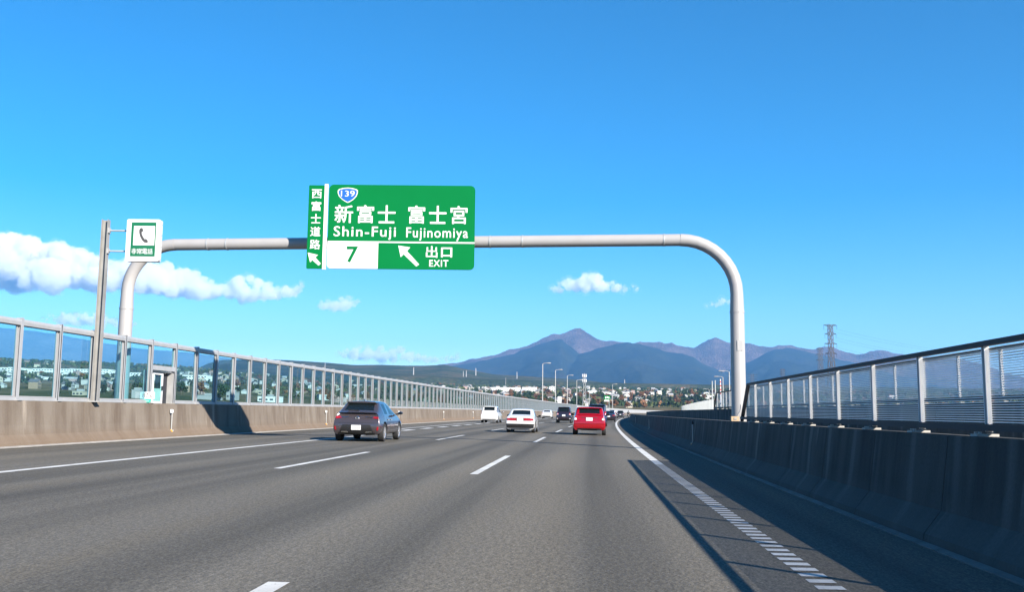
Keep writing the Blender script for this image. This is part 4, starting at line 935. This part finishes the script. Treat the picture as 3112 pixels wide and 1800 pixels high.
# ------------------------------------------------------------------ terrain placing
def hit_ground(px, py, dmax=3550):
    r = ray(px, py); d = 260.0; o = Vector((0, 0, EYE))
    while d < dmax:
        p = o + r*(d/r.y)
        if p.z <= ground_z(p.x, p.y): return Vector((p.x, p.y, ground_z(p.x, p.y)))
        d *= 1.012
    return None
def on_ground(px, Y):
    p = at(px, 1250, Y); return Vector((p.x, Y, ground_z(p.x, Y)))
_hb = BVHTree.FromPolygons([v.co for v in hills.data.vertices], [tuple(q.vertices) for q in hills.data.polygons])
def hit_hill(px, py):
    r = ray(px, py).normalized(); h = _hb.ray_cast(Vector((0, 0, EYE)), r); g = hit_ground(px, py)
    if h[0] is None: return g
    return h[0] if g is None or h[0].y < g.y else g
# ------------------------------------------------------------------ pylons, masts, chimneys
def pylon(label, px, top, Y, arms, wd_top, wd_bot, name='power_pylon'):
    p = at(px, top, Y); g = ground_z(p.x, Y); H = p.z-g
    o = thing(name, label, 'pylon', (p.x, Y, g), (0, 0, .25)); mb = MB(); n = 9
    wz = lambda z: wd_bot+(wd_top-wd_bot)*min(1, z/(H*.72))
    tk = max(.22, H*.0052)
    zs = [H*(1-(1-k/n)**1.25) for k in range(n+1)]
    for k in range(n):
        a, b = wz(zs[k])/2, wz(zs[k+1])/2
        c0 = [(-a, -a, zs[k]), (a, -a, zs[k]), (a, a, zs[k]), (-a, a, zs[k])]; c1 = [(-b, -b, zs[k+1]), (b, -b, zs[k+1]), (b, b, zs[k+1]), (-b, b, zs[k+1])]
        for i in range(4):
            j = (i+1) % 4; mb.bar(c0[i], c1[i], tk); mb.bar(c0[i], c1[j], tk*.55); mb.bar(c0[j], c1[i], tk*.55); mb.bar(c1[i], c1[j], tk*.55)
    mb.build('lattice_tower', MAT['pyl'], o)
    for z, L in arms:
        z = H*z; am = MB()
        for sg in (1, -1):
            for y in (-.5, .5): am.bar((sg*wz(z)/2, y*wz(z), z-.8), (sg*L/2, 0, z), tk*.8); am.bar((sg*wz(z)/2, y*wz(z), z+.9), (sg*L/2, 0, z+.1), tk*.8)
        ao = am.build('cross_arm', MAT['rail'], o)
        ins = MB()
        for sg in (1, -1): ins.tube([(sg*L/2, 0, z), (sg*L/2, 0, z-H*.05)], .16, 6)
        ins.build('insulator', MAT['rail'], ao)
    return o, H
P1, H1 = pylon('tall lattice pylon with four dark cross arms, standing clear above the right fence', 2523, 988, 1150, [(.995, 17), (.89, 14.5), (.77, 15.5), (.65, 14.5)], 4.2, 9)
P2, H2 = pylon('smaller lattice pylon just left of the tall pylon', 2492, 1057, 1900, [(.98, 16), (.86, 18), (.74, 18)], 6, 12)
pylon('tiny pylon between the gantry column and the larger pylons, left of two', 2286, 1138, 2400, [(.97, 26), (.85, 26), (.74, 24)], 6, 12)
pylon('tiny pylon between the gantry column and the larger pylons, right of two', 2378, 1122, 2300, [(.97, 14), (.88, 14), (.79, 14)], 6, 11)
pw = thing('power_lines', 'thin power lines sagging away to the right of the tall pylon', 'power lines', P1.matrix_basis.translation)
q0 = Vector((P1.location.x, P1.location.y, P1.location.z))
for z, L in [(.995, 17), (.89, 14.5), (.77, 15.5), (.65, 14.5)]:
    for sg in (1, -1):
        a = Vector((sg*L/2, 0, H1*z-H1*.05)); e = Vector((520+sg*7, 130, H1*z-26)); pts = []
        for k in range(17):
            u = k/16; q = a.lerp(e, u); q.z -= 4*20*u*(1-u); pts.append(q)
        MB().tube(pts, .055, 5).build('wire', MAT['rail'], pw)
# antenna mast
px, Y = 1776, 760; p = at(px, 1138, Y); g = ground_z(p.x, Y); H = p.z-g
am = thing('antenna_mast', 'lattice radio mast with white antenna drums at its top', 'radio mast', (p.x, Y, g)); mb = MB()
for k in range(8):
    z0, z1 = H*k/8, H*(k+1)/8; a, b = 2.2*(1-k/8*.7), 2.2*(1-(k+1)/8*.7)
    for i in range(4):
        c = [(-1, -1), (1, -1), (1, 1), (-1, 1)]; j = (i+1) % 4
        mb.bar((c[i][0]*a/1.4, c[i][1]*a/1.4, z0), (c[i][0]*b/1.4, c[i][1]*b/1.4, z1), .22); mb.bar((c[i][0]*a/1.4, c[i][1]*a/1.4, z0), (c[j][0]*b/1.4, c[j][1]*b/1.4, z1), .14)
mb.build('lattice', MAT['galv'], am)
for z in (.80, .92):
    MB().lathe([(1.4, 0), (1.5, 0), (1.5, .2), (1.4, .2)], (0, 0, H*z), n=16).build('platform', MAT['galv'], am)
    for k in range(6):
        a = k*PI/3+.3; MB().box((1.5*math.cos(a), 1.5*math.sin(a), H*z+1.3), (.42, .42, 2.4)).build('antenna', MAT['white'], am)
MB().tube([(0, 0, H*.98), (0, 0, H*1.03)], .08, 6).build('lightning_rod', MAT['galv'], am)
def stack(label, px, top, bot, Y, wpx, mat=None, bands=False):
    hh_ = hit_hill(px, bot) if Y > 2000 else None
    if hh_: Y = hh_.y
    a, b = at(px, top, Y), at(px, bot, Y); r = wpx*Y/FPX/2
    o = thing('chimney', label, 'chimney', (a.x, Y, b.z-2 if hh_ else min(b.z, ground_z(a.x, Y)))); z0 = o.location.z
    MB().tube([(0, 0, 0), (0, 0, a.z-z0)], [r*1.15, r*.85], 12).build('shaft', mat or MAT['white'], o, True)
    if bands:
        for k in range(4): MB().tube([(0, 0, (a.z-z0)*(.45+.14*k)), (0, 0, (a.z-z0)*(.51+.14*k))], r*1.12, 12).build('red_band', pm('red_band', (.5, .08, .06)), o, True)
    else: MB().tube([(0, 0, (a.z-z0)*.97), (0, 0, (a.z-z0))], r*1.15, 12).build('cap', MAT['galv'], o, True)
    return o
for px, top, bot, Y, wp, lb in ((988, 1104, 1135, 3300, 3, 'thin white tower on the dark hill behind the noise wall, leftmost'), (1257, 1118, 1140, 3400, 5, 'white tower on the hill above the middle of the noise wall'), (1408, 1129, 1146, 3300, 3, 'white stack left of the hillside works'), (1417, 1127, 1146, 3300, 4, 'second white stack of the hillside works'),
                                (1446, 1120, 1142, 3350, 5, 'tallest white stack right of the hillside works'), (1571, 1131, 1152, 3200, 4, 'lone white stack on the hill left of the lamp row'), (1537, 1149, 1172, 2600, 2, 'thin white pole above the pale apartment roofs'), (1898, 1154, 1166, 3300, 4, 'short white stack under the blue mountain slope')):
    stack(lb, px, top, bot, Y, wp*.62, MAT['pipe'])
for px, top, lb, bd in ((2164, 1159, 'grey steel stack, leftmost of three left of the gantry column', 0), (2173, 1157, 'grey steel stack, middle of three left of the gantry column', 0), (2189, 1153, 'red and white banded stack left of the gantry column', 1)):
    stack(lb, px, top, 1215, 1300, 3.6, MAT['galv'] if not bd else MAT['white'], bd)

# ------------------------------------------------------------------ houses and works
def pal(c): return pm('wall_%d' % len(bpy.data.materials), c, .9, var=.06, scale=.3)
WALLS = [('white', pal((.42, .415, .40))), ('cream', pal((.36, .32, .25))), ('grey', pal((.28, .28, .28))), ('tan', pal((.24, .17, .12))), ('pinkish', pal((.28, .20, .18)))]
ROOFS = [('charcoal', pal((.09, .09, .10))), ('brown', pal((.10, .06, .045))), ('slate-blue', pal((.14, .19, .25))), ('silver', pal((.30, .31, .32))), ('orange-tiled', pal((.2, .09, .05)))]
winm = pm('far_window', (.05, .06, .07), .15)
def house_meshes(kind):
    """walls and roof of a unit house 10 x 8 m"""
    wl = MB(); rf = MB(); wi = MB()
    if kind == 0:
        wl.box((0, 0, 2.9), (10, 8, 5.8)); wl.prism([(-4.99, 5.8), (4.99, 5.8), (0, 8.0)], -3.95, 3.95)
        for sg in (1, -1): rf.box((sg*2.62, 0, 7.05), (6.1, 9.0, .22), Matrix.Rotation(sg*.415, 3, 'Y'))
    elif kind == 1:
        wl.box((0, 0, 2.9), (9, 9, 5.8)); rf.add([(-5.1, -5.1, 5.7), (5.1, -5.1, 5.7), (5.1, 5.1, 5.7), (-5.1, 5.1, 5.7), (-1, 0, 8.2), (1, 0, 8.2)], [(0, 1, 5, 4), (1, 2, 5), (2, 3, 4, 5), (3, 0, 4), (3, 2, 1, 0)])
    else:
        wl.box((0, 0, 3.4), (10, 8, 6.8)); rf.box((0, 0, 6.95), (10.4, 8.4, .3)); rf.box((2, 1, 7.7), (3, 2.4, 1.2))
    for z in (1.6, 4.4):
        for x in (-2.6, 0.2, 2.8): wi.box((x, -4.02 if kind != 1 else -4.52, z), (1.5, .06, 1.2))
        for y in (-1.8, 1.6): wi.box((5.02 if kind != 1 else 4.52, y, z), (.06, 1.3, 1.2))
    return wl, rf, wi
HM = {}; BRIGHT = pal((.62, .615, .60))
for kd in range(3):
    w_, r_, i_ = house_meshes(kd)
    for a, (wn, wmat) in enumerate(WALLS): HM['w', kd, a] = w_.mesh('wall', wmat)
    for b, (rn, rmat) in enumerate(ROOFS): HM['r', kd, b] = r_.mesh('roof', rmat)
    HM['i', kd] = i_.mesh('windows', winm)
KN = ['gabled', 'hip-roofed', 'flat-topped']
taken = []; NAMED = []
def house(px, py, sc=1.0, area='in the town', kd=None, a=None, b=None, rotz=None):
    g = hit_ground(px, py)
    if g is None or g.y < 950: return
    for q in taken:
        if (q[0]-g.x)**2+(q[1]-g.y)**2 < (9*sc+q[2])**2*.8: return
    taken.append((g.x, g.y, 6*sc))
    kd = R.choice([0, 0, 1, 2]) if kd is None else kd; a = R.choice([0, 0, 0, 0, 1, 1, 2, 3, 4]) if a is None else a; b = R.choice([0, 0, 1, 2, 3, 3, 4]) if b is None else b
    lab = f'{KN[kd]} {WALLS[a][0]} house with {ROOFS[b][0]} roof'
    o = thing('town_house', lab, 'house', g - Vector((0, 0, .6)), (0, 0, R.uniform(-.5, .5) + R.choice([0, PI/2]) if rotz is None else rotz), 'houses of the hillside town')
    NAMED.append((o, lab, px))
    z = R.uniform(.85, 1.15)
    put('wall', HM['w', kd, a], o, scale=(sc, sc, sc*z)); put('roof', HM['r', kd, b], o, scale=(sc, sc, sc*z)); put('windows', HM['i', kd], o, scale=(sc, sc, sc*z))
    return o
def block(label, px0, px1, py_top, py_bot, depth=18, wall=0, roof=3, name='works_building', cat='building', bands=2, rot=0.0, gmat=None):
    """a long flat building seen between photo columns px0..px1, standing on the slope"""
    g = hit_ground((px0+px1)/2, py_bot)
    if g is None: return
    Y = g.y; a, b = at(px0, py_bot, Y), at(px1, py_top, Y); wd = b.x-a.x; h = b.z-g.z
    taken.append((g.x, g.y, wd/2))
    o = thing(name, label, cat, (g.x, Y, g.z-.5), (0, 0, rot))
    MB().box((0, depth/2, (h+.5)/2), (wd, depth, h+.5)).build('wall', gmat or (BRIGHT if wall == 0 else WALLS[wall][1]), o)
    MB().box((0, depth/2, h+.5+.18), (wd+.6, depth+.6, .36)).build('roof', ROOFS[roof][1], o)
    rf = MB()
    for k in range(max(1, int(wd/40))): rf.box((-wd/2+wd*(k+.5)/max(1, int(wd/40)), depth*.5, h+1.4), (5, 4, 2.2))
    rf.build('roof_plant', WALLS[2][1], o)
    for k in range(bands):
        z = h*(k+.55)/bands; n = max(3, int(wd/4.5))
        ww = MB()
        for i in range(n): ww.box((-wd/2+wd*(i+.5)/n, -.03, z), (wd/n*.62, .08, min(1.6, h/bands*.42)))
        tag(ww.build('windows', winm, o), kind='stuff')
    return o
LG = 'behind the glass wall'
block('long white factory hall behind the phone sign post, '+LG, 72, 330, 1123, 1137, 40, 0, 3)
block('low white factory hall left of the long one, '+LG, -140, 60, 1118, 1131, 40, 0, 3)
block('white factory hall right of the gantry leg, '+LG, 384, 462, 1134, 1150, 30, 0, 3)
block('cream factory hall beside the service door, '+LG, 553, 628, 1141, 1160, 30, 0, 3)
block('second row white hall lower than the factory, '+LG, 74, 138, 1146, 1154, 25, 0, 3, bands=1)
block('pale two-level shed in the lower row, '+LG, 190, 350, 1150, 1157, 22, 1, 3, bands=1)
block('yellowish store with a flat grey roof near the wall, '+LG, 783, 818, 1186, 1202, 16, 1, 2, bands=1)
block('bright white garage building close below the glass, '+LG, 782, 850, 1206, 1224, 14, 0, 3, bands=1)
block('small white workshop close under the glass left of the post, '+LG, 218, 252, 1190, 1203, 12, 1, 3, bands=1)
block('pale grey concrete box building close under the glass, '+LG, 686, 716, 1192, 1218, 12, 2, 3, bands=1)
block('concrete retaining block behind the kilometre sign, '+LG, 398, 424, 1186, 1212, 10, 2, 3, bands=0)
block('long pale concrete yard wall close below the glass, '+LG, 585, 672, 1203, 1216, 6, 2, 3, bands=0)
block('pale apartment row above the far noise wall, left half', 1490, 1582, 1179, 1192, 16, 0, 3, 'apartment_block', 'apartments', 3)
block('pale apartment row above the far noise wall, right half', 1587, 1632, 1178, 1193, 16, 0, 3, 'apartment_block', 'apartments', 3)
block('white cube building between the first two lamp posts', 1669, 1689, 1176, 1193, 18, 0, 3, bands=3)
block('long low white roofed hall right of the antenna mast', 1786, 1822, 1189, 1197, 24, 0, 3, bands=1)
block('white hall behind the far green sign', 1828, 1858, 1194, 1205, 22, 0, 3, bands=1)
block('white hall right of the lone lamp post', 1873, 1909, 1193, 1203, 22, 0, 3, bands=1)
block('white warehouse on the hillside under the mountain slope', 2061, 2080, 1168, 1176, 22, 0, 3, bands=1)
block('small white annex left of the hillside warehouse', 2050, 2056, 1168, 1176, 18, 0, 3, bands=1)
block('wide pale roofed depot left of the slatted fence end', 2128, 2176, 1203, 1213, 26, 0, 3, bands=1)
block('red-brown hall with cream front right of the bend', 1962, 1992, 1203, 1216, 18, 3, 4, bands=1)
block('cream house-like hall at the road bend', 1902, 1922, 1226, 1240, 12, 1, 1, bands=1)
areas = [(-60, 560, 1096, 1118, 22, .9, 'high on the slope left of the gantry leg'), (-60, 560, 1136, 1200, 46, .85, LG+' left of the service door'), (555, 960, 1138, 1214, 50, .85, LG+' left of the grey hatchback'), (960, 1440, 1146, 1226, 54, .85, LG+' beyond the grey hatchback'),
         (1400, 1660, 1180, 1226, 60, .85, 'in the town above the white coupe'), (1655, 1910, 1184, 1238, 70, .85, 'in the town above the red hatchback'), (1900, 2180, 1188, 1238, 46, .85, 'in the town left of the gantry column'), (2250, 3100, 1175, 1215, 16, 1.1, 'behind the slatted fence')]
for x0, x1, y0, y1, n, sc, ar in areas:
    for k in range(n):
        house(R.uniform(x0, x1), y0+(y1-y0)*R.random()**(1.2 if x0 < 1300 else 2.0), sc*R.uniform(.85, 1.35), ar)
# ------------------------------------------------------------------ trees
def leafmat(n, c, v=.35): 
    m, t, b, o = nodes(n); b.inputs['Roughness'].default_value = .8; b.inputs['Specular IOR Level'].default_value = .15
    nn = noise_n(t, N(t, 'ShaderNodeTexCoord').outputs['Object'], .9, 3)
    t.links.new(ramp(t, nn, [(.3, tuple(q*(1-v) for q in c)), (.7, tuple(q*(1+v) for q in c))]), b.inputs['Base Color']); return m
LV = [('dark evergreen', leafmat('evergreen', (.028, .05, .022))), ('olive green', leafmat('olive', (.06, .075, .025))), ('rust brown', leafmat('autumn', (.15, .075, .035))), ('blue-green conifer', leafmat('conifer', (.02, .04, .03)))]
TM = []
for sd in range(5):
    rr = random.Random(40+sd); lf = MB(); con = sd == 4
    lobes = [(Vector((rr.uniform(-2.2, 2.2), rr.uniform(-2.2, 2.2), rr.uniform(3.6, 8))), rr.uniform(1.3, 2.2)) for _ in range(9)]
    for k in range(340):
        if con: z = rr.uniform(1.2, 10.5); r_ = (10.8-z)*.26*math.sqrt(rr.random()); a = rr.uniform(0, 6.28); c = Vector((r_*math.cos(a), r_*math.sin(a), z))
        else:
            L_, rd_ = rr.choice(lobes); d = Vector((rr.gauss(0, 1), rr.gauss(0, 1), rr.gauss(0, 1))).normalized(); c = L_ + d*rd_*(.55+.5*rr.random())
        q = Euler((rr.uniform(0, 6), rr.uniform(0, 6), rr.uniform(0, 6))).to_matrix(); s_ = rr.uniform(.35, .72)
        lf.add([c+q @ Vector(v)*s_ for v in ((-1, -.6, 0), (.3, -1, .15), (1, .2, 0), (.2, 1, -.2), (-.8, .6, .1))], [(0, 1, 2, 3, 4)])
    tk = MB().tube([(0, 0, -.6), (.1, 0, 2), (0, .1, 4.5), (.05, 0, 7)], [.32, .25, .17, .06], 7)
    for k in range(4): a = k*1.6; tk.tube([(0, 0, 2.6+k*.5), (1.5*math.cos(a), 1.5*math.sin(a), 4.4+k*.6)], [.12, .04], 5)
    TM.append((tk.mesh('trunk', MAT['bark']), {j: lf.mesh('crown', LV[j][1]) for j in ((3,) if con else (0, 1, 2))}))
def tree(px, py, sc, area, kinds=(0, 1, 2, 3)):
    g = hit_ground(px, py)
    if g is None: return
    for q in taken:
        if q[2] > 3 and (q[0]-g.x)**2+(q[1]-g.y)**2 < (q[2]+1.5)**2: return
    j = R.choice(kinds); tr_, cr = TM[4] if j == 3 else TM[R.randrange(4)]
    lab = f'{LV[j][0]} tree'
    o = thing('town_tree', lab, 'tree', g, (0, 0, R.uniform(0, 6.28)), 'trees of the hillside town'); NAMED.append((o, lab, px)); s_ = sc*R.uniform(.75, 1.3)
    put('trunk', tr_, o, scale=(s_,)*3); put('crown', cr[j], o, scale=(s_, s_, s_*R.uniform(.85, 1.15)))
for x0, x1, y0, y1, n, sc, ar, kd in ((-40, 560, 1150, 1214, 46, 1.1, 'on the lowland seen through the glass left of the service door', (0, 0, 1, 3)), (555, 1000, 1150, 1222, 44, 1.1, 'on the lowland seen through the glass left of the hatchback', (0, 0, 1, 3, 2)), (1000, 1420, 1165, 1236, 40, 1.1, 'beyond the noise wall right of the grey hatchback', (0, 1, 2, 2)),
                                      (1400, 1640, 1200, 1232, 70, 1.05, 'above the white coupe beyond the noise wall', (0, 0, 1, 2)), (1640, 1920, 1204, 1246, 80, 1.0, 'above the red hatchback beyond the noise wall', (0, 0, 1, 2, 2)), (1920, 2180, 1198, 1242, 70, 1.05, 'left of the gantry column', (0, 0, 3, 2)), (2260, 3100, 1180, 1225, 20, 1.3, 'behind the slatted fence', (0, 3))):
    for k in range(n): tree(R.uniform(x0, x1), R.uniform(y0, y1), sc, ar, kd)
# far woodland that reads as one mass
rr = random.Random(9); big_ = [q for q in taken if q[2] > 14]
for wi_, (nm_, mi_, cnt, lab_) in enumerate((('woodland', 0, 9000, 'scattered dark green woods and hedges across the far lowland'), ('scrub', 1, 5000, 'olive scrub and gardens across the far lowland'), ('autumn_woodland', 2, 1800, 'rust brown autumn thickets across the far lowland'))):
    wd_ = MB()
    for k in range(cnt):
        u = rr.uniform(-250, 3250); a = (u-1556)/3058; Y = 1050+3000*rr.random()**.8; x = a*Y
        if noise.noise(Vector((x/210, Y/300, 1.7+5*wi_))) < (-.05, .0, .12)[wi_]: continue
        if any(abs(q[0]-x) < q[2]+5 and abs(q[1]-Y) < 34 for q in big_): continue
        z = ground_z(x, Y); h = rr.uniform(3.5, 8); r_ = rr.uniform(2.5, 6)
        for _ in range(9):
            d = Vector((rr.gauss(0, 1), rr.gauss(0, 1), rr.gauss(0, 1))).normalized()*rr.uniform(.6, 1); c = Vector((x+d.x*r_*.8, Y+d.y*r_*.8, z+h*.5+d.z*h*.42))
            q = Euler((rr.uniform(0, 6), rr.uniform(0, 6), rr.uniform(0, 6))).to_matrix(); s_ = r_*rr.uniform(.28, .5)
            wd_.add([c+q @ Vector(v)*s_ for v in ((-1, -.6, 0), (.3, -1, .2), (1, .2, 0), (0, 1, -.2))], [(0, 1, 2, 3)])
    tag(wd_.build(nm_, LV[mi_][1]), lab_, kind='stuff')

# ================================================================== CLOUDS AND HAZE
def cloud(label, Y, outline, dens=.006, seed=0, thick=.5):
    """outline: (px, py_base, py_top) columns of the cloud; built as a lumpy closed volume"""
    rr = random.Random(seed); sp = []
    for i in range(len(outline)-1):
        (xa, ba, ta), (xb, bb, tb) = outline[i], outline[i+1]
        n = max(4, int((xb-xa)/9))
        for k in range(n):
            u = (k+rr.random())/n; px = xa+(xb-xa)*u; b_ = ba+(bb-ba)*u; t_ = ta+(tb-ta)*u; hh = max(6, (b_-t_)*1.16)
            for _ in range(2):
                v = rr.random()**.8; rpx = hh*rr.uniform(.20, .40)*(1-.4*v); py = b_-rpx*.7-(hh-1.6*rpx)*v
                sp.append((px+rr.uniform(-4, 4), py, rpx, rr.uniform(-1, 1)))
    mb = MB(); sc_ = Y/FPX
    ico = bmesh.new(); bmesh.ops.create_icosphere(ico, subdivisions=2, radius=1); iv = [v.co.copy() for v in ico.verts]; ifc = [tuple(v.index for v in f.verts) for f in ico.faces]; ico.free()
    for px, py, r_, dy in sp:
        hmax = max(o_[1]-o_[2] for o_ in outline); c = at(px, py, Y+dy*thick*hmax*sc_); rad = r_*sc_
        mb.add([c+v*rad for v in iv], ifc)
    me = mb.mesh('cloud', MAT['white']); o = bpy.data.objects.new('tmp', me); COL.objects.link(o)
    rm_ = o.modifiers.new('r', 'REMESH'); rm_.mode = 'VOXEL'; rm_.voxel_size = sc_*2.6
    bpy.context.view_layer.update(); m2 = bpy.data.meshes.new_from_object(o.evaluated_get(bpy.context.evaluated_depsgraph_get())); bpy.data.objects.remove(o)
    nr = [v.normal.copy() for v in m2.vertices]
    for v, n_ in zip(m2.vertices, nr):
        q = v.co/(sc_*16); d = noise.fractal(q, 1.0, 2.1, 4)*6.5 + noise.fractal(q*3.1, 1, 2, 4)*3.4
        v.co += n_*d*sc_
    m2.materials.clear()
    m = bpy.data.materials.new('cloud_vapour'); m.use_nodes = True; t = m.node_tree; t.nodes.remove(t.nodes['Principled BSDF'])
    pv = N(t, 'ShaderNodeVolumePrincipled'); pv.inputs['Color'].default_value = (1, 1, 1, 1); pv.inputs['Density'].default_value = dens; pv.inputs['Anisotropy'].default_value = .2
    t.links.new(pv.outputs[0], t.nodes['Material Output'].inputs['Volume']); m.cycles.homogeneous_volume = True if hasattr(m.cycles, 'homogeneous_volume') else None
    m2.materials.append(m); m2.name = 'cloud'
    cen = Vector((0, 0, 0))
    for v in m2.vertices: cen += v.co
    cen /= max(1, len(m2.vertices)); m2.transform(Matrix.Translation(-cen))
    ob = put('cloud', m2, None, cen)
    m3 = m2.copy(); m3.name = 'wisp'; nr = [v.normal.copy() for v in m3.vertices]
    for v, n_ in zip(m3.vertices, nr):
        q = (v.co+cen)/(sc_*22)+Vector((9, 2, 5)); v.co += (n_*(3.5+9*noise.fractal(q, 1, 2, 4)) + Vector((6*noise.noise(q*.7), 0, 0)))*sc_
    mw = m.copy(); mw.name = 'cloud_wisp'; mw.node_tree.nodes['Principled Volume'].inputs['Density'].default_value = dens*.13
    m3.materials.clear(); m3.materials.append(mw); put('wisp', m3, ob)
    return tag(ob, label, 'cloud', kind='structure')
YC = 33000
cloud('large white cumulus bank low in the sky at the left edge, behind the phone sign', YC, [(-160, 870, 690), (-20, 880, 712), (60, 885, 735), (150, 890, 745), (220, 893, 765), (290, 893, 790), (340, 890, 800), (420, 895, 792), (520, 902, 800), (600, 910, 832), (660, 912, 865)], 0.0051, 3)
cloud('ragged white cloud trailing right of the large bank', YC, [(640, 905, 880), (690, 915, 862), (735, 922, 842), (790, 918, 855), (840, 912, 872), (890, 905, 866), (922, 890, 857)], 0.0045, 4)
cloud('small white cloud under the narrow green sign', YC, [(962, 945, 930), (990, 947, 912), (1040, 948, 905), (1085, 930, 903)], 0.0035, 5)
cloud('white cumulus puff between the sign and the gantry column', YC, [(1668, 890, 876), (1710, 893, 858), (1760, 892, 838), (1810, 890, 830), (1850, 888, 855), (1930, 885, 868), (1950, 884, 876)], 0.0045, 6)
cloud('faint thin cloud beside the gantry column', YC, [(2148, 935, 924), (2180, 934, 910), (2220, 928, 906)], 1.6*0.0029, 7)
cloud('pale cloud low behind the glass noise wall at the left', YC, [(130, 975, 965), (180, 985, 955), (240, 992, 950), (300, 996, 958), (370, 998, 972), (420, 990, 978)], 3*0.0022, 8)
cloud('thin pale cloud resting on the dark ridge left of the mountain', YC, [(1030, 1085, 1066), (1080, 1096, 1056), (1150, 1100, 1058), (1220, 1104, 1062), (1290, 1106, 1078), (1340, 1103, 1084), (1400, 1094, 1076)], 3.2*0.0019, 9)
m = bpy.data.materials.new('air'); m.use_nodes = True; t = m.node_tree; t.nodes.remove(t.nodes['Principled BSDF'])
pv = N(t, 'ShaderNodeVolumePrincipled'); pv.inputs['Color'].default_value = (.20, .52, 1.0, 1); pv.inputs['Density'].default_value = 4.1e-5; pv.inputs['Anisotropy'].default_value = 0
t.links.new(pv.outputs[0], t.nodes['Material Output'].inputs['Volume'])
hz = MB().box((0, 3000, 1188.5), (52000, 52000, 2403)).build('haze', m); tag(hz, 'thin blue air between the camera and the mountains', kind='stuff')

# ================================================================== LABELS: the look, then the landmark beside it, then the order there
MARKS = [(53, 'through the cut-off leftmost pane'), (185, 'through the first full pane from the left'), (296, 'through the pane left of the phone post'), (389, 'through the pane right of the phone post'), (473, 'through the pane left of the service door'), (549, 'above or beside the service door'),
         (613, 'through the first pane past the service door'), (671, 'through the second pane past the service door'), (726, 'through the third pane past the service door'), (774, 'through the fourth pane past the service door'), (861, 'through the fifth pane past the door'), (1000, 'through the glass left of the grey hatchback'),
         (1100, 'over the left half of the grey hatchback'), (1230, 'over the right half of the grey hatchback'), (1340, 'over the wall right of the grey hatchback'), (1450, 'over the wall left of the white minivan'), (1500, 'over the left half of the white minivan'), (1545, 'over the right half of the white minivan'), (1595, 'over the left half of the white coupe'), (1649, 'over the right half of the white coupe'),
         (1688, 'between the first and second lamp posts'), (1724, 'between the second and third lamp posts'), (1753, 'between the third and fourth lamp posts'), (1776, 'left of the antenna mast foot'), (1800, 'right of the antenna mast foot'), (1835, 'left of the far green sign'), (1862, 'between the far green sign and the lone lamp'), (1890, 'just right of the lone lamp post'), (1925, 'above the far motorcycle'),
         (1970, 'left of the milky noise wall'), (2020, 'above the left third of the milky wall'), (2080, 'above the middle of the milky wall'), (2130, 'above the right third of the milky wall'), (2240, 'just left of the gantry column'), (2380, 'behind the fence right of the gantry column'), (2520, 'behind the fence left of the tall pylon'), (2760, 'behind the fence right of the tall pylon'), (99999, 'behind the right end of the fence')]
ORD = ['leftmost', 'second', 'third', 'fourth', 'fifth', 'sixth', 'seventh', 'eighth', 'ninth', 'tenth', 'eleventh', 'twelfth', 'thirteenth', 'fourteenth', 'fifteenth', 'sixteenth']
grp = {}
for o, lab, px in NAMED:
    ph = next(q[1] for q in MARKS if px < q[0]); grp.setdefault((lab, ph), []).append((px, o))
for (lab, ph), ls in grp.items():
    ls.sort(key=lambda q: q[0])
    for k, (px, o) in enumerate(ls):
        pre = '' if len(ls) == 1 else ('leftmost ' if k == 0 else 'rightmost ' if k == len(ls)-1 else (ORD[k] if k < 16 else 'far-along')+'-from-left ')
        o['label'] = pre + lab + ' ' + ph
